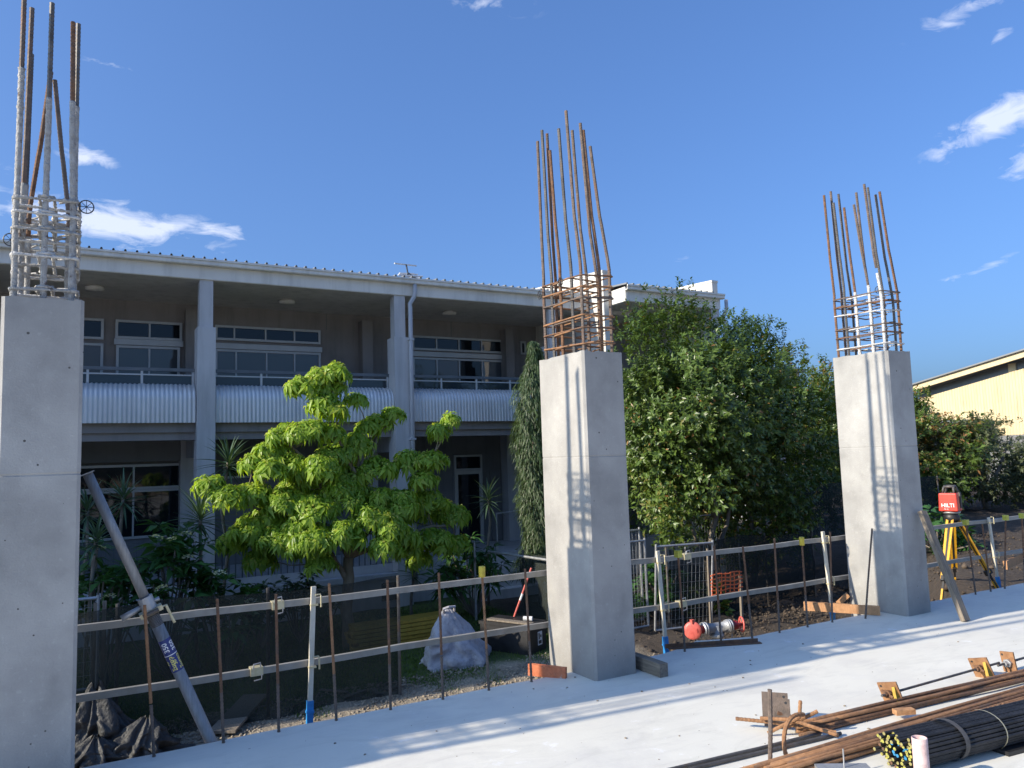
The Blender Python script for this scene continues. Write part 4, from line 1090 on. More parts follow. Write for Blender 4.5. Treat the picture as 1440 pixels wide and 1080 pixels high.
def clods():
    rs = np.random.RandomState(19); k = 4200
    x = rs.uniform(7.0, 16, k); y = np.where(rs.rand(k) < .8, rs.uniform(8.4, 11.6, k), rs.uniform(5.6, 9, k)); s_ = rs.uniform(.01, .035, k) * (1 + (rs.rand(k) < .06) * 1.2)
    ox = np.array([[1, 0, 0], [-1, 0, 0], [0, 1, 0], [0, -1, 0], [0, 0, .7], [0, 0, -.7]], dtype=float)
    z = np.array([ground_h(a, b) for a, b in zip(x, y)])
    V = (np.stack([x, y, z + s_ * .3], 1)[:, None, :] + ox[None] * s_[:, None, None] * rs.uniform(.5, 1.4, (k, 6, 1))).reshape(-1, 3)
    F = np.array([[0, 2, 4], [2, 1, 4], [1, 3, 4], [3, 0, 4], [2, 0, 5], [1, 2, 5], [3, 1, 5], [0, 3, 5]])
    stuff(np_mesh('soil_clods', V, (F[None] + (np.arange(k) * 6)[:, None, None]).reshape(-1, 3), M['clod'], None), 'dark soil clods on the bare ground behind the rails', 'soil')
M['clod'] = surf('dark_soil_clod', (.028, .021, .016), (.12, .09, .065), scale=4, rough=.95)
clods()

# ------------------------------------------------------------------ edge protection along the slab
ORD = ['first', 'second', 'third', 'fourth', 'fifth', 'sixth', 'seventh', 'eighth', 'ninth', 'tenth']
def starter(xf, yf, xt, yt, zt, label, cap=None, mat='rust', r=.0085):
    t = thing('rebar_post', label, 'rebar', (xf, yf, 0), 'upright bars cast into the slab edge')
    p = resample([(xf, yf, -.03), (xf + (xt - xf) * .4, yf + (yt - yf) * .35, zt * .4), (xt, yt, zt)], .011)
    lo = [q for q in p if q.z < .30]; hi = [q for q in p if q.z >= .29]
    MB().path(lo, [r * (1.22 if i % 2 else 1.0) for i in range(len(lo))], 7).build('bar', M['rebar'], t)
    MB().path(hi, [r * (1.14 if i % 2 else 1.0) for i in range(len(hi))], 7).build('bar', M[mat], t)
    if cap:
        c = MB(); z = zt
        if cap == 'round': c.lathe((xt, yt, z - .045), (0, 0, 1), [(0, .021), (.004, .023), (.07, .0245), (.077, .022), (.079, .010)], 16)
        else:
            c.box(xt - .024, xt + .024, yt - .024, yt + .024, z - .03, z + .028)
        c.build('cap', M['yellowcap'] if cap == 'round' else M['limecap'], t, cap == 'round')
left_bay = [(.411, .35, .86), (.789, .75, .85), (1.114, 1.10, .84), (1.478, 1.44, .87), (1.845, 1.84, .85), (2.226, 2.22, .86), (2.585, 2.56, .84), (2.94, 2.92, .82)]
for i, (xf, xt, zt) in enumerate(left_bay):
    lab = '%s rusty upright bar to the right of the left column, counted along the slab edge' % ORD[i]
    if i == 6: lab = 'rusty upright bar with round yellow cap between left and middle columns'
    starter(xf, 5.06, xt, 5.07, zt, lab, 'round' if i == 6 else None, 'rust' if i % 3 else 'rust_lt')
right_bay = [(4.42, 4.41, .80), (4.83, 4.82, .83), (5.2, 5.16, .80), (5.54, 5.56, .84), (5.91, 5.92, .79), (6.25, 6.32, .84)]
for i, (xf, xt, zt) in enumerate(right_bay):
    lab = '%s dark upright bar counted rightwards from the middle column' % ORD[i]
    if i == 0: lab = 'upright bar with square lime cap just right of the middle column'
    if i == 4: lab = 'upright bar with round yellow cap just left of the right column'
    starter(xf, 5.06, xt, 5.07, zt, lab, 'square' if i == 0 else 'round' if i == 4 else None, 'rust')
starter(6.62, 4.98, 6.84, 4.99, .84, 'slanted dark bar standing before the right column face', None, 'rebar')
far_bay = [(8.57, 8.55, .78, True), (8.86, 8.86, .74, False), (9.13, 9.34, .78, True), (9.55, 9.68, .78, True)]
for i, (xf, xt, zt, cap) in enumerate(far_bay):
    starter(xf, 5.04, xt, 5.07, zt, '%s upright bar right of the right column%s' % (ORD[i], ' wearing a square lime cap' if cap else ''), 'square' if cap else None, 'rust')

def rail(x0, x1, z, label):
    t = thing('guard_rail', label, 'rail', (x0, 5.49, z), 'guard rails along the slab edge')
    m = MB(); n = 10; pts = []
    rg_ = random.Random(int(x0 * 10 + z * 100))
    for i in range(n + 1):
        x = x0 + (x1 - x0) * i / n; pts.append((x, 5.49 + rg_.uniform(-.006, .006), z + rg_.uniform(-.006, .006)))
    for a, b in zip(pts[:-1], pts[1:]): m.beam(a, b, .034, .042)
    m.build('tube', M['rail'], t)
for a, b, w_ in ((-1.2, 3.515, 'left and middle'), (3.52, 7.195, 'middle and right')):
    rail(a, b, .70, 'upper steel guard rail between the %s columns' % w_)
    rail(a, b, .285, 'lower steel guard rail between the %s columns' % w_)
rail(7.20, 12.5, .69, 'upper steel guard rail right of the right column')
rail(7.20, 12.5, .275, 'lower steel guard rail right of the right column')

def guard_post(x, label, zt=.86, lean=0.0, white=True):
    t = thing('guard_post', label, 'post', (x, 5.45, -.2), 'cream guard posts with blue sleeves')
    b = Vector((x - lean, 5.445, -.2)); tp = Vector((x + lean, 5.455, zt))
    MB().beam(b + (tp - b) * .15, tp, .032, .022, (0, 1, 0)).build('upright', M['white_post'], t)
    MB().beam(b, b + (tp - b) * .24, .042, .034, (0, 1, 0)).build('sleeve', M['blue'], t)
    MB().beam(b + (tp - b) * .16, b + (tp - b) * .175, .05, .042, (0, 1, 0)).build('sleeve_band', M['blue'], t)
    for z in (.70, .285):
        c = b + (tp - b) * ((z + .2) / (zt + .2))
        m = MB(); m.path([c + Vector((.012, -.02, .045)), c + Vector((.045, -.02, .045)), c + Vector((.048, -.03, .03)), c + Vector((.048, -.03, -.04))], .006, 6)
        m.box(c.x - .02, c.x + .03, c.y - .022, c.y + .02, z - .03, z - .018); m.build('hook', M['clamp'], t)
guard_post(1.42, 'cream guard post with blue sleeve between left and middle columns', .80, .02)
guard_post(4.53, 'cream guard post with blue sleeve right of the middle column', .78, -.02)
guard_post(6.72, 'cream guard post with blue sleeve left of the right column', .79, -.03)
guard_post(9.72, 'cream guard post beside the surveying tripod', .74, -.04)
def rail_clamp(x, z, label):
    t = thing('rail_clamp', label, 'clamp', (x, 5.49, z - .03), 'clamps joining the guard rails')
    MB().box(x - .04, x + .04, 5.455, 5.525, z - .028, z + .026).build('body', M['clamp'], t)
    m = MB(); m.path([(x - .025, 5.45, z + .02), (x - .022, 5.45, z + .05), (x + .02, 5.45, z + .056), (x + .022, 5.45, z + .03)], .005, 6); m.build('lever', M['galv'], t)
    m = MB(); m.path([(x + .03, 5.45, z - .02), (x + .028, 5.45, z - .05), (x - .02, 5.45, z - .055)], .004, 6); m.build('lever', M['galv'], t)
rail_clamp(1.2, .70, 'yellowish clamp on the upper rail between left and middle columns')
rail_clamp(1.06, .285, 'yellowish clamp on the lower rail beside the leaning prop')
rail_clamp(4.86, .70, 'clamp on the upper rail near the lime capped bar')
rail_clamp(4.78, .285, 'clamp on the lower rail near the lime capped bar')

# ------------------------------------------------------------------ text pressed into meshes
def text_mesh(txt, size, mat, parent, fn, bold=False):
    cu = bpy.data.curves.new('t', 'FONT'); cu.body = txt; cu.size = size; cu.align_x = 'CENTER'; cu.align_y = 'CENTER'; cu.resolution_u = 3
    cu.offset = size * .018 if bold else 0
    o = bpy.data.objects.new('t', cu); COL.objects.link(o)
    dg = bpy.context.evaluated_depsgraph_get(); me = bpy.data.meshes.new_from_object(o.evaluated_get(dg))
    bpy.data.objects.remove(o, do_unlink=True)
    org = Vector(origin(parent))
    for v in me.vertices: v.co = Vector(fn(v.co.x, v.co.y)) - org
    me.materials.clear(); me.materials.append(mat); me.name = 'lettering'
    ob = bpy.data.objects.new('lettering', me); COL.objects.link(ob); ob.parent = parent
    ORG[ob.name] = tuple(org); return ob

# ------------------------------------------------------------------ leaning shoring prop
def prop():
    A = Vector((.045, 5.19, 1.635)); B = Vector((1.26, 5.19, -1.27)); d = (B - A).normalized(); L = (B - A).length
    t = thing('shoring_prop', 'galvanised shoring prop leaning against the left column with blue 350 sticker', 'prop', tuple(B))
    k = .83                                                   # where the inner tube enters the outer one
    MB().tube(A, A + d * (k + .02), .028, 18).build('inner_tube', M['galv_prop'], t, True)
    MB().beam(A - d * .004, A + d * .002, .075, .075, (0, 1, 0)).build('end_plate', M['galv_prop'], t)
    MB().tube(A + d * (k + .10), B, .0345, 20).build('outer_tube', M['galv_prop'], t, True)
    m = MB(); pts = resample([A + d * (k + .05), A + d * (k + .17)], .004); m.path(pts, [.034 if i % 2 else .0365 for i in range(len(pts))], 18); m.build('thread', M['greysteel'], t)
    MB().tube(A + d * (k - .02), A + d * (k + .06), .043, 18).build('collar_nut', M['galv'], t)
    side = Vector((0, -1, 0)); perp = d.cross(side).normalized()
    c = A + d * (k + .025)
    perp = -perp; m = MB(); m.path([c - perp * .03, c - perp * .09 + d * .006, c - perp * .155 + d * .012], [.012, .017, .02], 10); m.path([c + perp * .03, c + perp * .07], .012, 8); m.build('handle', M['galv'], t, True)
    c2 = A + d * (k + .075)
    m = MB(); m.beam(c2 - perp * .065, c2 + perp * .065, .09, .028, d); m.path([c2 + perp * .055 + side * .03, c2 + perp * .085 + side * .03, c2 + perp * .088 + side * .03 + d * .12], .0085, 8)
    m.build('pin_clip', M['clamp'], t)
    m = MB(); m.path([c2 - perp * .05 - side * .0 + side * .05, c2 + perp * .04 + side * .055], .012, 8); m.build('pin', M['greysteel'], t)
    # sticker wrapped round the outer tube, print reads up the tube
    s0, s1 = k + .26, k + .47; r = .0353; rows = []
    view = -(A + d * s0 - CAM); view = (view - d * view.dot(d)).normalized(); tang = d.cross(view).normalized()
    def cyl(s_, ang, rr): return A + d * s_ + (view * math.cos(ang) + tang * math.sin(ang)) * rr
    for i in range(5): rows.append([cyl(s0 + (s1 - s0) * i / 4, -1.75 + 3.5 * j / 20, r) for j in range(21)])
    st = MB().sheet(rows).build('sticker', M['navy'], t, True)
    def wrap(sc, ac): return lambda x, y: cyl(sc - x, ac + y / r, r + .0012)
    for ac in (-.95, .35):
        text_mesh('350', .042, M['txt_w'], st, wrap(s0 + .05, ac), True)
        text_mesh('Europ', .038, M['txt_y'], st, wrap(s0 + .155, ac), True)
        text_mesh('30', .030, M['txt_y'], st, wrap(s0 + .150, ac + .85), True)
    m = MB(); m.sheet([[cyl(s0 + .098, -1.75 + 3.5 * j / 20, r + .001) for j in range(21)], [cyl(s0 + .103, -1.75 + 3.5 * j / 20, r + .001) for j in range(21)]]); m.build('sticker_line', M['txt_w'], st)
prop()

# ------------------------------------------------------------------ shade-cloth and mesh fences on the lower ground
def cloth_fence(name, label, p, q, h, seed, z0=None, sag=.03, posts=2, torn=0.0):
    z0 = GZ if z0 is None else z0
    t = thing(name, label, 'fence', (p[0], p[1], z0))
    rg_ = random.Random(seed); d = Vector((q[0] - p[0], q[1] - p[1], 0)); L = d.length; d.normalize(); nrm = Vector((-d.y, d.x, 0))
    nx, nz = int(L * 8), 12; g = []
    ph = [rg_.uniform(0, 6.28) for _ in range(6)]
    for j in range(nz + 1):
        row = []
        for i in range(nx + 1):
            s_ = L * i / nx; v = j / nz
            off = .05 * mnoise.noise(Vector((s_ * 1.6 + seed, v * 1.4, 0))) + .03 * (1 - abs(mnoise.noise(Vector((s_ * 2.6, v * .9 + seed, 3))))) ** 3 + .02 * math.sin(s_ * 5 + ph[0] + v * 2) + .012 * math.sin(s_ * 13 + ph[1]) + .02 * math.sin(v * 5 + s_ * 1.7 + ph[2]) + .05 * (1 - v) ** 3 * math.sin(s_ * 3 + ph[3])
            zz = z0 + .01 + (h + (sag * math.sin(s_ * 2.2 + ph[4])) * v - torn * (s_ / L) * v) * v
            row.append(Vector((p[0], p[1], 0)) + d * s_ + nrm * off + Vector((0, 0, zz)))
        g.append(row)
    MB().sheet(g).build('shade_cloth', M['cloth'], t, True)
    for i in range(posts):
        c = Vector((p[0], p[1], 0)) + d * (L * i / max(1, posts - 1)) + nrm * (.09 if i < posts - 1 else -.03)
        MB().tube(c + Vector((0, 0, z0 - .1)), c + Vector((0, 0, z0 + h + .04)), .021, 8).build('post', M['greysteel'], t)
cloth_fence('shade_cloth_fence', 'long dark shade cloth fence behind the leaning prop', (-1.2, 9.58), (3.6, 9.55), 1.45, 1, posts=4)
cloth_fence('shade_cloth_fence', 'short dark cloth screen beyond the black case beside the middle column', (6.9, 12.2), (6.75, 10.4), 1.25, 2, posts=2)
cloth_fence('shade_cloth_fence', 'sagging black cloth fence under the big tree', (8.95, 10.5), (13.0, 10.9), 1.3, 3, posts=4, sag=.06)
cloth_fence('shade_cloth_fence', 'dark cloth screen low behind the tripod', (13.6, 11.5), (18.0, 11.3), 1.15, 5, z0=-.3, posts=4)
def garden_rail():
    t = thing('pipe_frame', 'galvanised post and sloping top rail of an open fence panel by the middle column', 'fence', (6.42, 13.0, GZ))
    MB().tube((6.42, 13.0, GZ - .1), (6.42, 13.0, .1), .024, 8).build('post', M['galv'], t)
    MB().tube((6.58, 12.75, -.05), (6.72, 10.5, -.03), .022, 8).build('top_rail', M['galv'], t)
    MB().tube((6.72, 10.5, GZ), (6.72, 10.5, -.01), .022, 8).build('post', M['galv'], t)
garden_rail()
def mesh_panel(label, p, q, h, lean=0.0, dens=.07, frame=.019, seed=0, z0=None):
    z0 = GZ if z0 is None else z0
    t = thing('mesh_fence_panel', label, 'fence', (p[0], p[1], z0))
    a = Vector((p[0], p[1], z0 + .05)); b = Vector((q[0], q[1], z0 + .05)); d = (b - a); L = d.length; d.normalize(); n = Vector((-d.y, d.x, 0))
    up = (Vector((0, 0, 1)) * math.cos(lean) + n * math.sin(lean)) * h
    for e in (Vector((0, 0, 0)), up): MB().tube(a + e, b + e, frame, 8).build('frame_rail', M['galv'], t)
    for c in (a, b): MB().tube(c, c + up * 1.03, frame, 8).build('frame_post', M['galv'], t)
    m = MB(); s_ = dens
    while s_ < L: m.tube(a + d * s_, a + d * s_ + up, .0022, 3, False); s_ += dens
    s_ = .15
    while s_ < h: m.tube(a + up * (s_ / h), b + up * (s_ / h), .0022, 3, False); s_ += .15
    m.build('wire_mesh', M['galv'], t)
    return t
mesh_panel('wire mesh fence panel at the left column edge behind the rails', (-1.6, 10.25), (.22, 10.2), 1.0, 0, .065, seed=1, z0=-.85)
mesh_panel('wire mesh fence panel stacked just right of the middle column', (7.1, 10.5), (8.45, 10.55), 1.42, 0, .06)
mesh_panel('wire mesh fence panel leaning behind the capped bar right of the middle column', (8.3, 10.2), (9.35, 10.0), 1.38, -.12, .075)
mesh_panel('upper pair of fence rails peeping above the stacked mesh panel', (7.0, 10.9), (8.7, 11.0), 1.55, 0, .09)
mesh_panel('mesh panel standing far behind the big tree trunk', (10.9, 12.3), (12.6, 12.5), 1.55, 0, .09)
def stake(x, y, z1, label, w_=.03):
    tag(MB().beam((x, y, GZ - .1), (x + .02, y, z1), w_, w_, (0, 1, 0)).build('timber_stake', M['timber_grey']), label, 'stake')
stake(.17, 9.9, .19, 'left one of two timber stakes beside the left column', .035)
stake(.26, 9.9, .2, 'right one of two timber stakes beside the left column', .04)
stake(9.05, 9.7, .05, 'timber stake holding the orange mesh scrap', .03)
stake(9.75, 9.7, -.45, 'short timber stake right of the orange mesh scrap', .04)
def net():
    t = thing('barrier_mesh_scrap', 'scrap of orange barrier mesh tied between two stakes', 'mesh', (9.4, 9.66, -.7)); m = MB()
    for i in range(7): m.beam((9.08 + .1 * i, 9.66, -.72 + .01 * (i % 3)), (9.1 + .1 * i, 9.64 + .02 * (i % 2), -.36), .02, .006, (0, 1, 0))
    for j in range(6): m.path([(9.06 + .1 * i, 9.65, -.70 + .065 * j + .012 * math.sin(i * 1.7 + j)) for i in range(8)], .011, 5)
    m.build('netting', M['orange_net'], t)
net()

# ------------------------------------------------------------------ things lying on the lower ground
def tarp_bag():
    t = thing('bulk_bag', 'pale grey bulk bag slumped on the lawn behind the rails', 'bag', (4.85, 10.5, GZ)); rg_ = random.Random(3)
    g = []; nu = 90; nz = 40
    for j in range(nz + 1):
        v = j / nz; row = []
        for i in range(nu + 1):
            a = 2 * PI * (i % nu) / nu
            prof = .52 * (1 - v) ** .85 + .055 + .05 * math.sin(PI * v) * math.sin(2 * a + 1)
            sq = 1 / max(abs(math.cos(a + .3)), abs(math.sin(a + .3))) ** .4
            wv = a + .5 * mnoise.noise(Vector((math.cos(a) * 1.5, math.sin(a) * 1.5, v * 3)))
            fold = 1 + (.12 * (1 - 2 * abs(math.sin(2.5 * wv + 1.2 * v))) + .06 * (1 - 2 * abs(math.sin(5.5 * wv - 3 * v + 1)))) * (1 - .6 * v) + .09 * mnoise.fractal(Vector((math.cos(a) * 2.2, math.sin(a) * 2.2, v * 4)), 1.0, 2.0, 4)
            rr = prof * sq * fold * (.95 if v < .04 else 1)
            lean = -.14 * v
            z = GZ + .78 * v + .05 * math.sin(2 * a) * v * (1 - v)
            row.append((4.88 + rr * math.cos(a) * .95 + lean, 10.55 + rr * math.sin(a) * .8, z))
        g.append(row)
    m = MB().sheet(g); o = m.build('body', M['cloth_bag'], t, True)
    m = MB(); m.path([(4.66, 10.5, GZ + .74), (4.64, 10.45, GZ + .80), (4.71, 10.43, GZ + .82), (4.81, 10.44, GZ + .815), (4.83, 10.5, GZ + .74)], .02, 7); m.build('lifting_loop', M['cloth_bag'], t)
tarp_bag()
def case():
    t = thing('tool_case', 'black tool case with white label right of the pale bag', 'case', (6.05, 10.75, GZ))
    m = MB(); m.beam((5.72, 11.1, GZ + .2), (6.1, 10.3, GZ + .2), .5, .38); o = m.build('body', M['black'], t)
    MB().beam((5.71, 11.12, GZ + .415), (6.11, 10.28, GZ + .415), .52, .045).build('lid', M['black'], t)
    MB().beam((5.63, 10.95, GZ + .455), (5.98, 10.22, GZ + .455), .12, .025).build('lid_board', M['timber_grey'], t)
    d = (Vector((6.1, 10.3, 0)) - Vector((5.72, 11.1, 0))).normalized(); n = Vector((-d.y, d.x, 0))
    e = Vector((6.1, 10.3, GZ)) + d * .004; s_ = Vector((d.y, -d.x, 0))
    q = lambda u, v: e + s_ * u + Vector((0, 0, v))
    lb = MB(); lb.add([q(-.02, .1), q(-.14, .1), q(-.14, .3), q(-.02, .3)], [(0, 1, 2, 3)]); l_ = lb.build('label', M['white'], t)
    e2 = d * .002
    m = MB()
    for (u0, u1, v0, v1) in ((-.04, -.12, .12, .17), (-.04, -.07, .19, .28), (-.085, -.12, .21, .25)):
        m.add([q(u0, v0) + e2, q(u1, v0) + e2, q(u1, v1) + e2, q(u0, v1) + e2], [(0, 1, 2, 3)])
    m.build('print', M['txt_k'], l_)
    m = MB(); m.tube((6.02, 10.55, GZ + .475), (6.12, 10.45, GZ + .475), .036, 12); tag(m.build('roll_of_tape', M['white'], None), 'small white roll lying on the black tool case', 'roll')
case()
t_ = thing('broom', 'red handled broom leaning behind the tool case', 'broom', (6.15, 10.95, -.85))
MB().tube((6.05, 10.9, -.86), (6.28, 10.7, -.1), .016, 8).build('handle', M['hyd_red'], t_)
MB().tube((6.13, 10.83, -.6), (6.16, 10.80, -.5), .019, 8).build('grip_label', M['white'], t_)
MB().beam((5.9, 10.95, -.9), (6.2, 10.85, -.9), .06, .09).build('head', M['black'], t_)
rgy = random.Random(8)
for lay in range(6):
    for k in range(2):
        b = MB().beam((3.8 + rgy.uniform(-.08, .05), 12.0 + .2 * k, GZ + .06 + lay * .062), (5.55 + rgy.uniform(-.1, .1), 12.05 + .2 * k + rgy.uniform(-.03, .03), GZ + .06 + lay * .062), .18, .05)
        tag(b.build('yellow_board', M['yellow_board']), 'yellow formwork board in the low stack left of the pale bag', 'board', 'yellow boards stacked on the lawn')
tag(MB().beam((1.42, 9.25, GZ + .05), (1.98, 10.3, GZ + .09), .30, .03).build('plank', M['timber_grey']), 'wide grey plank on the ground right of the prop foot', 'plank')
def heap():
    t = thing('cloth_heap', 'crumpled dark cloth heaped on the ground beside the left column', 'cloth', (.42, 9.2, GZ)); rs = np.random.RandomState(5)
    for k, (cx, cy, rad, hh, sd_, nf, le) in enumerate(((.30, 9.42, .44, .66, 1.0, 9, -.1), (.55, 9.18, .40, .36, 4.0, 8, .12), (.10, 9.12, .36, .26, 8.0, 7, .1))):
        g = []; nu = 120; nv = 30
        for j in range(nv + 1):
            v = j / nv; row = []
            for i in range(nu + 1):
                a = 2 * PI * (i % nu) / nu; c_, s2 = math.cos(a), math.sin(a)
                wa = a + .55 * mnoise.noise(Vector((c_ + sd_, s2, v * 1.6))) 
                r0 = rad * (.10 + .90 * v ** .75) * (1 + .28 * mnoise.noise(Vector((c_ * 1.2, s2 * 1.2 + sd_, 0))))
                fold = 1 + (.30 * (1 - 2 * abs(math.sin(nf * wa * .5 + 1.5 * v))) + .12 * math.sin(nf * 1.7 * wa + sd_)) * (.25 + .75 * v)
                cr = .05 * mnoise.fractal(Vector((c_ * 2.5 * v + sd_, s2 * 2.5 * v, v * 3.5)), .8, 2.1, 4)
                z = GZ + .012 + hh * (1 - v) ** 1.25 * (1 + .25 * mnoise.noise(Vector((c_ * 2, s2 * 2, sd_)))) + .08 * v * (1 - v) * math.sin(nf * wa) + abs(cr) * .7
                row.append((cx + (r0 * fold + cr) * c_ * 1.1 + le * (1 - v), cy + (r0 * fold + cr) * s2 * .8, z))
            g.append(row)
        MB().sheet(g).build('fold', M['cloth_heap'], t, True)
heap()
for i, (x, y, a, L) in enumerate(((2.95, 9.75, .4, .35), (3.35, 9.6, 1.5, .28), (3.5, 9.75, .2, .3), (3.05, 9.95, 2.3, .4), (2.35, 9.45, .9, .2), (.3, 9.0, .3, .5), (.55, 8.95, 2.6, .35))):
    o = MB().beam((x, y, GZ + .03), (x + L * math.cos(a), y + L * math.sin(a), GZ + .035), .06, .014)
    tag(o.build('timber_scrap', M['timber_grey']), ('thin timber scrap at the right end of the long cloth fence', 'short timber scrap pointing away from the cloth fence end', 'timber scrap lying alone right of the cloth fence end', 'timber scrap half under the right end of the cloth fence', 'small timber scrap right of the wide grey plank', 'timber scrap under the crumpled cloth heap', 'timber scrap right beside the crumpled cloth heap')[i], 'scrap', 'timber scraps on the gravel')

# ------------------------------------------------------------------ fire hydrant behind the slab edge
def hydrant():
    c = Vector((6.62, 7.0, -.43)); t = thing('fire_hydrant', 'red capped fire hydrant with hand wheel behind the rails', 'hydrant', (c.x, c.y, GZ))
    MB().lathe((c.x, c.y, GZ), (0, 0, 1), [(0, .06), (.68, .06), (.68, .075), (.72, .075), (.72, .06), (.78, .06)], 18).build('riser', M['dark_red'], t, True)
    MB().lathe((c.x, c.y, -.6), (0, 0, 1), [(0, .065), (.06, .07), (.06, .085), (.1, .085), (.1, .07), (.2, .065)], 18).build('body', M['cast'], t, True)
    d = Vector((1, -.15, 0)).normalized()
    MB().lathe(c - d * .19, d, [(0, .055), (.02, .055), (.02, .07), (.05, .07), (.05, .058), (.32, .058), (.32, .072), (.35, .072), (.35, .055), (.37, .055)], 18).build('cross_pipe', M['cast'], t, True)
    for s_ in (-1, 1): MB().lathe(c + d * s_ * .15, d * s_, [(0, .08), (.014, .08), (.014, .062), (.03, .062), (.03, .08), (.045, .08)], 18).build('flange', M['galv'], t, True)
    MB().lathe(c - d * .19, -d, [(0, .05), (.09, .045), (.11, .06)], 16).build('valve', M['dark_red'], t, True)
    cc = c - d * .33
    MB().lathe(cc, Vector((-.75, -.66, .05)), [(-.035, .085), (-.03, .1), (.0, .105), (.008, .1), (.018, .07), (.022, .02)], 24).build('cap', M['hyd_red'], t, True)
    MB().box(cc.x - .02, cc.x + .02, cc.y - .02, cc.y + .02, cc.z + .08, cc.z + .125).build('cap_lug', M['hyd_red'], t)
    MB().tube(cc + Vector((.06, 0, -.09)), cc + Vector((.06, 0, -.22)), .012, 8).build('chain', M['galv'], t)
    MB().lathe(c + d * .19, d, [(0, .05), (.05, .045), (.06, .055), (.1, .05), (.12, .02), (.2, .012)], 16).build('valve', M['dark_red'], t, True)
    w_ = c + d * .36; a1 = Vector((-.35, .25, .9)).normalized(); ax_ = Vector((.9, -.43, 0)).normalized(); u = Vector((0, 0, 1)); v = ax_.cross(u)
    m = MB(); m.path([w_ + (u * math.cos(2 * PI * k / 24) + v * math.sin(2 * PI * k / 24)) * .085 for k in range(24)], .011, 6, closed=True)
    for k in range(4): m.tube(w_, w_ + (u * math.cos(PI / 4 + PI / 2 * k) + v * math.sin(PI / 4 + PI / 2 * k)) * .085, .008, 6)
    m.build('hand_wheel', M['hyd_red'], t, True)
    MB().tube(c + d * .22 + Vector((0, 0, -.05)), c + d * .2 + Vector((0, 0, -.2)), .008, 6).build('chain', M['galv'], t)
hydrant()

